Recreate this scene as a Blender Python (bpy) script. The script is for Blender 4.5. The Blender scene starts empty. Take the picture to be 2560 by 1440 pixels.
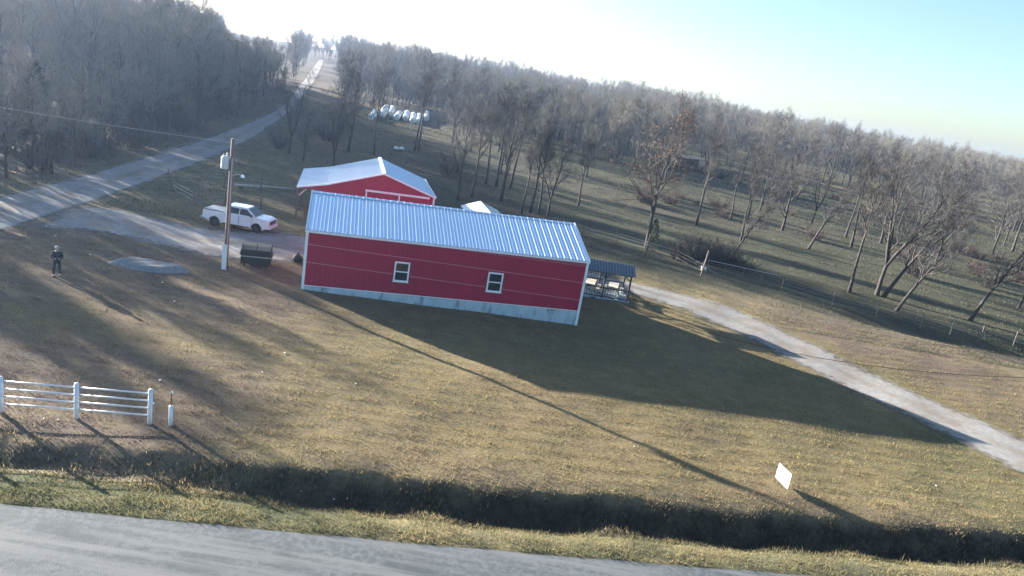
import bpy, bmesh, math, random
import numpy as np
from mathutils import Vector, Matrix

SC = bpy.context.scene
COL = SC.collection
R = math.radians

# ------------------------------------------------------------------ camera
F_PX, PITCH, ROLL, CAM_H = 1841.0, R(15.5), R(9.7), 15.0      # focal length in pixels of a 2560 px wide picture
FWD = np.array([0, math.cos(PITCH), -math.sin(PITCH)])
RGT = np.array([1.0, 0, 0])
DWN = np.array([0, -math.sin(PITCH), -math.cos(PITCH)])
cr, sr = math.cos(ROLL), math.sin(ROLL)
cam_d = bpy.data.cameras.new('camera')
cam = bpy.data.objects.new('camera', cam_d); COL.objects.link(cam)
cam_d.sensor_width = 36.0; cam_d.lens = F_PX / 2560 * 36.0
cam_d.clip_start = 0.5; cam_d.clip_end = 6000
ix = RGT * cr - DWN * sr; iy = -(RGT * sr + DWN * cr)
cam.matrix_world = Matrix(((ix[0], iy[0], -FWD[0], 0), (ix[1], iy[1], -FWD[1], 0), (ix[2], iy[2], -FWD[2], CAM_H), (0, 0, 0, 1)))
SC.camera = cam

# ------------------------------------------------------------------ sky and sun
SUN_EL = R(11.9)
SUN_XY = np.array([-0.8600, 0.5103])                            # horizontal direction towards the sun
SUN_DIR = Vector((SUN_XY[0] * math.cos(SUN_EL), SUN_XY[1] * math.cos(SUN_EL), math.sin(SUN_EL)))
w = bpy.data.worlds.new('World'); SC.world = w; w.use_nodes = True
wt = w.node_tree; wt.nodes.clear()
sky = wt.nodes.new('ShaderNodeTexSky'); sky.sky_type = 'NISHITA'; sky.sun_disc = False
sky.sun_elevation = SUN_EL; sky.sun_rotation = math.atan2(SUN_XY[0], SUN_XY[1])
sky.altitude = 300; sky.air_density = 1.0; sky.dust_density = 1.3; sky.ozone_density = 2.7
bg = wt.nodes.new('ShaderNodeBackground'); bg.inputs['Strength'].default_value = 0.05
wo = wt.nodes.new('ShaderNodeOutputWorld')
wt.links.new(sky.outputs[0], bg.inputs[0]); wt.links.new(bg.outputs[0], wo.inputs[0])
sl = bpy.data.lights.new('sun', 'SUN'); sl.energy = 5.0; sl.angle = R(0.53); sl.color = (1.0, 0.945, 0.86)
so = bpy.data.objects.new('sun', sl); COL.objects.link(so)
so.rotation_euler = (-SUN_DIR).to_track_quat('-Z', 'Y').to_euler()
SC.view_settings.view_transform = 'Standard'; SC.view_settings.look = 'None'
SC.view_settings.exposure = 2.8; SC.view_settings.gamma = 1.0
SC.view_settings.use_curve_mapping = False
SC.render.engine = 'CYCLES'
SC.cycles.max_bounces = 6; SC.cycles.diffuse_bounces = 2; SC.cycles.glossy_bounces = 2
SC.cycles.transparent_max_bounces = 12; SC.cycles.volume_bounces = 0
SC.cycles.use_denoising = True
SC.cycles.sample_clamp_indirect = 6

# ------------------------------------------------------------------ helpers: terrain, pixels
def smooth(a, b, x):
    t = np.clip((np.asarray(x, float) - a) / (b - a), 0, 1)
    return t * t * (3 - 2 * t)

def road_edge(x):
    x = np.clip(np.asarray(x, float), -60, 60)
    return 21.25 + 0.135 * x + 0.0009 * x * x

def T(x, y):
    """height of the ground"""
    x = np.asarray(x, float); y = np.asarray(y, float)
    d = y - road_edge(x)
    z = -0.78 * np.clip((x + 13.5) / 18.5, 0, 1.0) * (1 - 0.6 * smooth(7, 24, x)) * smooth(36, 47, y) * (1 - 0.45 * smooth(50, 57, y) - 0.55 * smooth(62, 95, y))
    z = z - 0.42 * smooth(8, 24, x) * smooth(27, 36, y) * (1 - smooth(62, 85, y))
    yy = np.maximum(y, 1.0)
    bear = x / yy
    g = np.interp(y, [-100, 85, 110, 140, 190, 250, 320, 400, 500, 600, 900, 2000], [0, 0, .012, .06, .15, .28, .43, .6, .82, 1.0, 1.02, 1.0])
    A = 15.0 - 6.0 * smooth(0.15, 0.6, bear)
    z = z + A * g
    z = z + 1.6 * smooth(-40, -75, x) * smooth(60, 110, y) * (1 - smooth(180, 260, y))
    far = 1 - smooth(80, 200, np.hypot(x, y))
    n = 0.035 * np.sin(0.9 * x + 0.31 * y + 1) * np.sin(0.83 * y - 0.2 * x) + 0.05 * np.sin(0.31 * x - 0.24 * y) * np.cos(0.37 * y + 0.11 * x + 2)
    n = n + 0.6 * np.sin(0.021 * x + 1.3) * np.sin(0.017 * y) * smooth(90, 220, y)
    n = n * smooth(0.5, 3.0, d) * (0.35 + 0.65 * far)
    z = z + n
    # roadside ditch
    fade = smooth(27.5, 24.0, x) * (0.42 + 0.58 * smooth(-14, -2, x)) * (1 + .16 * np.sin(.8 * x) + .1 * np.sin(1.9 * x + 1))
    dw = d + (0.26 * np.sin(.7 * x + 1) + 0.16 * np.sin(1.9 * x) + .10 * np.sin(4.3 * x + 2)) * smooth(2.2, 3.2, d)
    prof = np.interp(dw, [0.3, 0.9, 2.0, 2.7, 2.9, 3.4, 3.95, 4.9], [0, -.06, -.46, -.80, -.80, -.50, -.08, 0])
    z = z + prof * fade
    z = np.where(d < 0.3, 0.0 * z + 0.0, z)
    # creek hollow beyond the right-hand fence
    cx = y - (66 - 0.10 * (x - 36))
    z = z - 0.9 * np.exp(-(cx / 2.2) ** 2) * smooth(26, 40, x)
    return z

def ray(px, py):
    u, v = px - 1280, py - 720
    a = u * cr + v * sr; b = -u * sr + v * cr
    d = FWD * F_PX + RGT * a + DWN * b
    return d / np.linalg.norm(d)

def at(px, py):
    """point of the ground seen at a pixel of the photograph"""
    d = ray(px, py); t = 8.0; last = t
    while t < 1500:
        p = d * t
        if CAM_H + p[2] < float(T(p[0], p[1])):
            lo, hi = last, t
            for _ in range(30):
                m = (lo + hi) / 2; q = d * m
                if CAM_H + q[2] < float(T(q[0], q[1])): hi = m
                else: lo = m
            q = d * hi
            return Vector((q[0], q[1], float(T(q[0], q[1]))))
        last = t; t *= 1.012
    q = d * 1000
    return Vector((q[0], q[1], float(T(q[0], q[1]))))

def G(x, y, dz=0.0):
    return Vector((x, y, float(T(x, y)) + dz))

# ------------------------------------------------------------------ helpers: materials
def mat(name, base, rough=0.8, metal=0.0, noise=None, noise2=None, bump=None, trans=0.0, spec=0.4, coat=0.0, streak=None):
    """principled material; noise=(scale, colour, lo, hi) mixes a second colour by noise in object space"""
    m = bpy.data.materials.new(name); m.use_nodes = True
    nt = m.node_tree; N = nt.nodes; L = nt.links
    p = N['Principled BSDF']
    p.inputs['Base Color'].default_value = (*base, 1); p.inputs['Roughness'].default_value = rough
    p.inputs['Metallic'].default_value = metal; p.inputs['Specular IOR Level'].default_value = spec
    p.inputs['Coat Weight'].default_value = coat
    col = None
    tc = N.new('ShaderNodeTexCoord')
    def mixin(col, spec_, stretch=None):
        sc_, c2, lo, hi = spec_
        nz = N.new('ShaderNodeTexNoise'); nz.inputs['Scale'].default_value = sc_; nz.inputs['Detail'].default_value = 6; nz.inputs['Roughness'].default_value = 0.62
        if stretch:
            mp = N.new('ShaderNodeMapping'); mp.inputs['Scale'].default_value = stretch
            L.new(tc.outputs['Object'], mp.inputs[0]); L.new(mp.outputs[0], nz.inputs['Vector'])
        else:
            L.new(tc.outputs['Object'], nz.inputs['Vector'])
        rp = N.new('ShaderNodeValToRGB'); rp.color_ramp.elements[0].position = lo; rp.color_ramp.elements[1].position = hi
        L.new(nz.outputs[0], rp.inputs[0])
        mx = N.new('ShaderNodeMix'); mx.data_type = 'RGBA'
        L.new(rp.outputs[0], mx.inputs[0])
        if col is None: mx.inputs[6].default_value = (*base, 1)
        else: L.new(col, mx.inputs[6])
        mx.inputs[7].default_value = (*c2, 1)
        return mx.outputs[2]
    if noise: col = mixin(col, noise)
    if noise2: col = mixin(col, noise2)
    if streak: col = mixin(col, streak[:4], streak[4])
    if col is not None: L.new(col, p.inputs['Base Color'])
    if bump:
        nz = N.new('ShaderNodeTexNoise'); nz.inputs['Scale'].default_value = bump[0]; nz.inputs['Detail'].default_value = 5
        L.new(tc.outputs['Object'], nz.inputs['Vector'])
        b = N.new('ShaderNodeBump'); b.inputs['Strength'].default_value = bump[1]; b.inputs['Distance'].default_value = bump[2]
        L.new(nz.outputs[0], b.inputs['Height']); L.new(b.outputs[0], p.inputs['Normal'])
    if trans:
        tr = N.new('ShaderNodeBsdfTranslucent')
        if col is not None: L.new(col, tr.inputs[0])
        else: tr.inputs[0].default_value = (*base, 1)
        ms = N.new('ShaderNodeMixShader'); ms.inputs[0].default_value = trans
        L.new(p.outputs[0], ms.inputs[1]); L.new(tr.outputs[0], ms.inputs[2])
        L.new(ms.outputs[0], N['Material Output'].inputs[0])
    return m

M = {}
M['red'] = mat('red_metal', (0.35, 0.013, 0.050), 0.55, noise=(0.7, (0.30, 0.012, 0.045), .4, .7), noise2=(0.25, (0.26, 0.014, 0.042), .5, .8), streak=(5, (0.36, 0.03, 0.05), .55, .8, (3, 3, .18)), spec=.22)
M['redline'] = mat('red_seam', (0.50, 0.16, 0.18), 0.5)
M['roof'] = mat('galvalume', (0.74, 0.86, 0.98), 0.22, metal=.6, noise=(0.5, (0.68, 0.80, 0.92), .35, .7), streak=(3, (0.80, 0.90, 1.0), .5, .8, (4, .3, 4)))
M['roof2'] = mat('galvalume_whiter', (0.74, 0.80, 0.86), 0.40, metal=0.8, noise=(0.8, (0.62, 0.68, 0.74), .35, .7))
M['white'] = mat('white_trim', (0.78, 0.79, 0.80), 0.45, noise=(3, (0.66, 0.67, 0.68), .5, .8))
M['shedwhite'] = mat('white_metal_roof', (0.82, 0.82, 0.82), 0.4, noise=(1, (0.74, 0.74, 0.74), .5, .8))
M['concrete'] = mat('concrete', (0.42, 0.53, 0.58), 0.85, noise=(1.3, (0.33, 0.42, 0.46), .45, .7), streak=(1.1, (0.13, 0.15, 0.16), .53, .66, (1.0, 1.0, .3)), bump=(9, .25, .02))
M['glass'] = mat('window_glass', (0.02, 0.025, 0.03), 0.06, spec=.6, noise=(2, (0.05, 0.05, 0.055), .5, .7))
M['wood'] = mat('pole_wood', (0.20, 0.145, 0.115), 0.85, streak=(5, (0.12, 0.085, 0.07), .4, .7, (4, 4, .3)), bump=(20, .3, .01))
M['greywood'] = mat('grey_wood', (0.17, 0.14, 0.12), 0.9, streak=(6, (0.10, 0.08, 0.07), .4, .7, (4, 4, .3)))
M['palewood'] = mat('pale_wood', (0.52, 0.47, 0.40), 0.8, noise=(4, (0.36, 0.31, 0.26), .45, .75))
M['steel'] = mat('grey_steel', (0.42, 0.44, 0.45), 0.45, metal=.6, noise=(4, (0.32, 0.33, 0.33), .5, .8))
M['transformer'] = mat('transformer_grey', (0.56, 0.60, 0.60), 0.5, noise=(3, (0.48, 0.51, 0.51), .5, .8))
M['darkmetal'] = mat('dark_metal', (0.03, 0.032, 0.036), 0.5, metal=.2)
M['bluegreen'] = mat('dark_blue_roof', (0.04, 0.075, 0.11), 0.42, metal=.2, noise=(1.5, (0.03, 0.06, 0.085), .4, .7))
M['dumpster'] = mat('dumpster_paint', (0.018, 0.026, 0.026), 0.6, noise=(2, (0.03, 0.03, 0.025), .5, .75))
M['dumpster_side'] = mat('dumpster_side_paint', (0.035, 0.085, 0.085), 0.6, noise=(2, (0.03, 0.06, 0.06), .5, .75))
M['carwhite'] = mat('white_car_paint', (0.80, 0.81, 0.82), 0.25, spec=.5, coat=.5, noise=(2.5, (0.70, 0.70, 0.70), .55, .85))
M['black'] = mat('black_plastic', (0.015, 0.015, 0.016), 0.6)
M['tyre'] = mat('tyre_rubber', (0.018, 0.018, 0.019), 0.85)
M['rim'] = mat('wheel_metal', (0.12, 0.12, 0.125), 0.4, metal=.7)
M['redlamp'] = mat('tail_lamp', (0.35, 0.01, 0.01), 0.3)
M['lamp'] = mat('lamp_lens', (0.85, 0.86, 0.86), 0.1, spec=.8)
M['carglass'] = mat('car_glass', (0.012, 0.014, 0.016), 0.05, spec=.6)
M['bedcover'] = mat('bed_cover', (0.40, 0.41, 0.41), 0.55, noise=(3, (0.33, 0.34, 0.34), .5, .8))
M['jacket'] = mat('dark_jacket', (0.022, 0.028, 0.038), 0.9)
M['trousers'] = mat('dark_trousers', (0.025, 0.027, 0.036), 0.9)
M['skin'] = mat('skin', (0.42, 0.25, 0.18), 0.6)
M['cap'] = mat('grey_cap', (0.34, 0.33, 0.32), 0.85)
M['sign'] = mat('sign_white', (0.85, 0.86, 0.86), 0.5, trans=0.45)
M['signink'] = mat('sign_ink', (0.05, 0.06, 0.07), 0.7)
M['rust'] = mat('rusty_rod', (0.30, 0.12, 0.06), 0.9)
M['bale'] = mat('bale_wrap', (0.74, 0.76, 0.74), 0.45, noise=(1.2, (0.56, 0.60, 0.55), .45, .7))
M['hayend'] = mat('hay_end', (0.45, 0.44, 0.38), 0.9, noise=(4, (0.3, 0.28, 0.2), .4, .7))
M['stone'] = mat('pale_scrap', (0.78, 0.77, 0.72), 0.7)
M['cable'] = mat('cable_black', (0.012, 0.012, 0.014), 0.6)
M['wire'] = mat('fence_wire', (0.28, 0.28, 0.28), 0.5, metal=.5)
M['tanwall'] = mat('tan_wall', (0.55, 0.42, 0.27), 0.8)

# ------------------------------------------------------------------ helpers: meshes
def mesh_obj(name, verts, faces, material, parent=None, smooth_=False):
    me = bpy.data.meshes.new(name); me.from_pydata([tuple(v) for v in verts], [], faces); me.update()
    if smooth_:
        for p in me.polygons: p.use_smooth = True
    if material: me.materials.append(material)
    o = bpy.data.objects.new(name, me); COL.objects.link(o)
    if parent: o.parent = parent
    return o

class MB:
    """collects boxes, tubes and polygons into one mesh"""
    def __init__(s): s.v = []; s.f = []
    def add(s, vs, fs):
        b = len(s.v); s.v += [tuple(v) for v in vs]; s.f += [tuple(i + b for i in f) for f in fs]; return s
    def box(s, c, d, rot=0.0, mtx=None):
        hx, hy, hz = d[0] / 2, d[1] / 2, d[2] / 2
        pts = [Vector((sx * hx, sy * hy, sz * hz)) for sz in (-1, 1) for sy in (-1, 1) for sx in (-1, 1)]
        if rot: pts = [Matrix.Rotation(rot, 3, 'Z') @ p for p in pts]
        if mtx is not None: pts = [mtx @ p for p in pts]
        pts = [p + Vector(c) for p in pts]
        return s.add(pts, [(0, 2, 3, 1), (4, 5, 7, 6), (0, 1, 5, 4), (2, 6, 7, 3), (0, 4, 6, 2), (1, 3, 7, 5)])
    def beam(s, a, b, wd, ht=None, up=(0, 0, 1)):
        a = Vector(a); b = Vector(b); d = (b - a); l = d.length; d.normalize()
        ht = ht or wd
        upv = Vector(up)
        if abs(d.dot(upv)) > .98: upv = Vector((1, 0, 0))
        sx = d.cross(upv).normalized(); sz = sx.cross(d).normalized()
        pts = [p + sx * (i * wd / 2) + sz * (j * ht / 2) for p in (a, b) for j in (-1, 1) for i in (-1, 1)]
        return s.add(pts, [(0, 1, 3, 2), (4, 6, 7, 5), (0, 4, 5, 1), (2, 3, 7, 6), (0, 2, 6, 4), (1, 5, 7, 3)])
    def tube(s, pts, rad, n=8, cap=True):
        pts = [Vector(p) for p in pts]
        rads = rad if isinstance(rad, (list, tuple)) else [rad] * len(pts)
        rings = []
        ref = None
        for i, p in enumerate(pts):
            d = (pts[min(i + 1, len(pts) - 1)] - pts[max(i - 1, 0)]).normalized()
            if ref is None:
                ref = Vector((0, 0, 1)) if abs(d.z) < .9 else Vector((1, 0, 0))
            sx = d.cross(ref).normalized(); sy = sx.cross(d).normalized(); ref = sy
            rings.append([p + (sx * math.cos(2 * math.pi * k / n) + sy * math.sin(2 * math.pi * k / n)) * rads[i] for k in range(n)])
        b = len(s.v)
        for r_ in rings: s.v += [tuple(v) for v in r_]
        for i in range(len(rings) - 1):
            for k in range(n):
                s.f.append((b + i * n + k, b + i * n + (k + 1) % n, b + (i + 1) * n + (k + 1) % n, b + (i + 1) * n + k))
        if cap:
            s.f.append(tuple(b + k for k in range(n))[::-1]); s.f.append(tuple(b + (len(rings) - 1) * n + k for k in range(n)))
        return s
    def lathe(s, prof, c=(0, 0, 0), n=16, axis='Z'):
        b = len(s.v)
        for (r_, h) in prof:
            for k in range(n):
                a = 2 * math.pi * k / n; p = (r_ * math.cos(a), r_ * math.sin(a), h)
                if axis == 'Y': p = (p[0], p[2], p[1])
                if axis == 'X': p = (p[2], p[0], p[1])
                s.v.append((p[0] + c[0], p[1] + c[1], p[2] + c[2]))
        for i in range(len(prof) - 1):
            for k in range(n):
                s.f.append((b + i * n + k, b + i * n + (k + 1) % n, b + (i + 1) * n + (k + 1) % n, b + (i + 1) * n + k))
        s.f.append(tuple(b + k for k in range(n))[::-1]); s.f.append(tuple(b + (len(prof) - 1) * n + k for k in range(n)))
        return s
    def build(s, name, material, parent=None, smooth_=False, bevel=0.0):
        o = mesh_obj(name, s.v, s.f, material, parent, smooth_)
        if bevel:
            bm = bmesh.new(); bm.from_mesh(o.data)
            bmesh.ops.recalc_face_normals(bm, faces=bm.faces)
            bmesh.ops.bevel(bm, geom=bm.edges[:], offset=bevel, segments=2, affect='EDGES', clamp_overlap=True)
            bm.to_mesh(o.data); bm.free()
        return o

def tag(o, label=None, cat=None, group=None, kind=None):
    if label: o['label'] = label
    if cat: o['category'] = cat
    if group: o['group'] = group
    if kind: o['kind'] = kind
    return o

def empty(name, loc, rz=0.0, label=None, cat=None, group=None):
    o = bpy.data.objects.new(name, None); COL.objects.link(o)
    o.empty_display_size = .3
    o.location = loc; o.rotation_euler = (0, 0, rz)
    return tag(o, label, cat, group)

def copy_tree(root, parent=None):
    c = root.copy(); COL.objects.link(c); c.parent = parent
    for ch in root.children: copy_tree(ch, c)
    return c


# ================================================================== the setting
def inpoly(x, y, poly):
    x = np.asarray(x); y = np.asarray(y); res = np.zeros(x.shape, bool); n = len(poly)
    for i in range(n):
        x1, y1 = poly[i][0], poly[i][1]; x2, y2 = poly[(i + 1) % n][0], poly[(i + 1) % n][1]
        c = ((y1 > y) != (y2 > y)) & (x < (x2 - x1) * (y - y1) / ((y2 - y1) if y2 != y1 else 1e-9) + x1)
        res ^= c
    return res

def zones(x, y):
    """how green, how bare-red and how leaf-littered the ground is"""
    x = np.asarray(x, float); y = np.asarray(y, float)
    d = y - road_edge(x)
    n1 = np.sin(0.35 * x + 0.9 * np.sin(0.21 * y)) * np.sin(0.29 * y + 1.1 * np.sin(0.17 * x + 1))
    n2 = np.sin(0.09 * x + 2 + 0.8 * np.sin(0.05 * y)) * np.sin(0.07 * y + 1)
    lush = 0.20 + 0.16 * n1
    past = smooth(66, 76, y + 0.25 * np.maximum(x - 20, 0)) * smooth(-30, 0, x)
    lush = lush * (1 - past) + past * (0.72 + 0.28 * n2)
    lush = lush + 0.35 * smooth(1.3, 0.8, d) * 0 + 0.25 * smooth(60, 70, y) * smooth(5, -30, x)
    lush = lush + .35 * smooth(10, 24, x) * smooth(60, 45, y) + .75 * smooth(2.6, 2.0, d)
    red = 0.9 * smooth(-7, -13, x) * smooth(36, 30, y) * smooth(21, 24, y)
    red = np.maximum(red, 0.75 * smooth(-6, -16, x) * smooth(30, 40, y) * smooth(60, 52, y))
    red = np.maximum(red, (0.75 + 0.25 * n1) * smooth(0, 3, (x - 22) * 0.75 + (y - 57) * 0.5) * smooth(70, 62, y + 0.12 * (x - 30)))
    red = np.maximum(red, 0.75 * smooth(6.8, 4.2, d) * smooth(-14, 2, x) * 0.5)
    lit = np.maximum(smooth(-41, -47, x + 0.1 * (y - 75)) * smooth(60, 66, y), smooth(230, 330, y) * (1 - .8 * smooth(.15, .25, x / np.maximum(y, 1)) * smooth(330, 290, y)))
    lit = np.maximum(lit, 0.6 * smooth(90, 110, y) * smooth(-5, -20, x))
    band = smooth(.1, .8, np.sin(.16 * y + .035 * x + 1.3 * np.sin(.045 * x + 1)) * .6 + .5 * np.sin(.071 * x - .05 * y + 2) * np.sin(.11 * y))
    lit = np.maximum(lit, .75 * band * smooth(84, 105, y) * smooth(-20, 10, x))
    return np.clip(lush, 0, 1), np.clip(red, 0, 1), np.clip(lit, 0, 1)

def pasture_zone(x, y):
    return (1 - .75 * smooth(135, 190, y)) * smooth(64, 72, y + 0.22 * np.maximum(x - 20, 0)) * smooth(-30, -12, x) * (1 - .6 * smooth(9, 3, np.abs(y - 68 - .05 * x)) * smooth(14, 4, x))

def axis_steps(segs):
    out = []
    for a, b, s in segs: out += list(np.arange(a, b - 1e-6, s))
    return np.array(out + [segs[-1][1]])

def float_attr(me, name, vals):
    a = me.attributes.new(name, 'FLOAT', 'POINT'); a.data.foreach_set('value', np.asarray(vals, np.float32))

def grid_mesh(name, X, Y, Z, material):
    ny, nx = X.shape
    me = bpy.data.meshes.new(name)
    co = np.stack([X, Y, Z], -1).reshape(-1, 3).astype(np.float32)
    idx = np.arange(nx * ny).reshape(ny, nx)
    q = np.stack([idx[:-1, :-1], idx[:-1, 1:], idx[1:, 1:], idx[1:, :-1]], -1).reshape(-1, 4).astype(np.int32)
    me.vertices.add(len(co)); me.vertices.foreach_set('co', co.ravel())
    me.loops.add(q.size); me.loops.foreach_set('vertex_index', q.ravel())
    me.polygons.add(len(q)); me.polygons.foreach_set('loop_start', np.arange(0, q.size, 4, dtype=np.int32))
    me.polygons.foreach_set('use_smooth', np.ones(len(q), bool))
    me.update(calc_edges=True)
    me.materials.append(material)
    o = bpy.data.objects.new(name, me); COL.objects.link(o)
    return o

def ground_material():
    m = bpy.data.materials.new('ground_grass'); m.use_nodes = True
    nt = m.node_tree; N = nt.nodes; L = nt.links; p = N['Principled BSDF']
    p.inputs['Roughness'].default_value = 0.95; p.inputs['Specular IOR Level'].default_value = 0.1
    tc = N.new('ShaderNodeTexCoord')
    def noise(scale, detail=6, rough=.6, stretch=None, dist=0.0):
        nz = N.new('ShaderNodeTexNoise'); nz.inputs['Scale'].default_value = scale; nz.inputs['Detail'].default_value = detail
        nz.inputs['Roughness'].default_value = rough; nz.inputs['Distortion'].default_value = dist
        if stretch:
            mp = N.new('ShaderNodeMapping'); mp.inputs['Scale'].default_value = stretch; mp.inputs['Rotation'].default_value = (0, 0, R(-12))
            L.new(tc.outputs['Object'], mp.inputs[0]); L.new(mp.outputs[0], nz.inputs['Vector'])
        else: L.new(tc.outputs['Object'], nz.inputs['Vector'])
        return nz.outputs[0]
    def ramp(x, lo, hi):
        r_ = N.new('ShaderNodeMapRange'); r_.inputs[1].default_value = lo; r_.inputs[2].default_value = hi; L.new(x, r_.inputs[0]); return r_.outputs[0]
    def attr(n): a = N.new('ShaderNodeAttribute'); a.attribute_name = n; return a.outputs['Fac']
    def math_(op, a, b):
        k = N.new('ShaderNodeMath'); k.operation = op
        for i, v in enumerate((a, b)):
            if isinstance(v, (int, float)): k.inputs[i].default_value = v
            else: L.new(v, k.inputs[i])
        k.use_clamp = True
        return k.outputs[0]
    def mix(f, a, b):
        k = N.new('ShaderNodeMix'); k.data_type = 'RGBA'; L.new(f, k.inputs[0])
        for i, v in ((6, a), (7, b)):
            if isinstance(v, tuple): k.inputs[i].default_value = (*v, 1)
            else: L.new(v, k.inputs[i])
        return k.outputs[2]
    fine = ramp(noise(5, 8, .7), .35, .65)
    mid = ramp(noise(0.8, 6, .65), .35, .65)
    big = ramp(noise(0.12, 5, .6), .35, .65)
    stripe = ramp(noise(1.0, 5, .6, (0.25, 1.6, 1)), .4, .62)
    tan = mix(fine, (0.158, 0.120, 0.056), (0.266, 0.215, 0.108))
    tan = mix(math_('MULTIPLY', mid, .8), tan, (0.140, 0.106, 0.066))
    green = mix(fine, (0.036, 0.048, 0.020), (0.085, 0.098, 0.045))
    red = mix(fine, (0.112, 0.080, 0.066), (0.205, 0.156, 0.130))
    red = mix(math_('MULTIPLY', stripe, .6), red, (0.090, 0.066, 0.052))
    lit = mix(fine, (0.055, 0.042, 0.034), (0.115, 0.092, 0.072))
    past = mix(fine, (0.030, 0.034, 0.021), (0.074, 0.074, 0.048))
    past = mix(math_('MULTIPLY', mid, .5), past, (0.085, 0.075, 0.045))
    gf = math_('MULTIPLY', attr('lush'), math_('ADD', math_('MULTIPLY', mid, .9), math_('MULTIPLY', big, .7)))
    c = mix(gf, tan, green)
    c = mix(attr('pasture'), c, past)
    rf = math_('MULTIPLY', attr('red'), math_('ADD', math_('MULTIPLY', stripe, .55), math_('ADD', math_('MULTIPLY', mid, .5), .25)))
    c = mix(rf, c, red)
    shade_col = mix(fine, (0.028, 0.024, 0.018), (0.075, 0.062, 0.042))  # shade of the ditch painted in as darker ground colour
    c = mix(math_('MULTIPLY', attr('bank_shade'), math_('ADD', math_('MULTIPLY', mid, .5), .7)), c, shade_col)
    mow = ramp(noise(1.0, 4, .6, (0.10, 2.2, 1)), .42, .62)
    c = mix(math_('MULTIPLY', math_('MULTIPLY', mow, .42), attr('lawn')), c, (0.13, 0.085, 0.045))
    lf = math_('MULTIPLY', attr('litter'), math_('ADD', math_('MULTIPLY', mid, .4), .6))
    c = mix(lf, c, lit)
    L.new(c, p.inputs['Base Color'])
    b = N.new('ShaderNodeBump'); b.inputs['Strength'].default_value = .55; b.inputs['Distance'].default_value = .06
    L.new(math_('ADD', math_('MULTIPLY', noise(7, 6, .75), .6), math_('MULTIPLY', noise(1.6, 4, .6), .4)), b.inputs['Height'])
    L.new(b.outputs[0], p.inputs['Normal'])
    return m
M['ground'] = ground_material()

gx = axis_steps([(-1500, -500, 100), (-500, -150, 17.5), (-150, -60, 2.0), (-60, 64, 0.5), (64, 200, 2.0), (200, 500, 15), (500, 1500, 100)])
gy = axis_steps([(-300, -60, 40), (-60, 14, 5), (14, 34, 0.25), (34, 84, 0.5), (84, 260, 2.0), (260, 620, 6), (620, 1500, 80)])
GX, GY = np.meshgrid(gx, gy)
GZ = T(GX, GY)
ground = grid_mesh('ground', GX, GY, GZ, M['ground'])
lu, re_, li = zones(GX.ravel(), GY.ravel())
float_attr(ground.data, 'lush', lu); float_attr(ground.data, 'red', re_); float_attr(ground.data, 'litter', li)
dg = GY.ravel() - road_edge(GX.ravel())
bank_shade = smooth(2.0, 2.6, dg) * smooth(4.2, 3.6, dg) * smooth(27, 24, GX.ravel()) * (0.2 + .8 * smooth(-14, -2, GX.ravel()))  # where the shade of ditch bottom and far bank is painted, weaker at left
float_attr(ground.data, 'bank_shade', bank_shade); float_attr(ground.data, 'lawn', smooth(4.5, 6, dg) * smooth(60, 50, GY.ravel()))
float_attr(ground.data, 'pasture', pasture_zone(GX.ravel(), GY.ravel()))
tag(ground, kind='structure')

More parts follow.
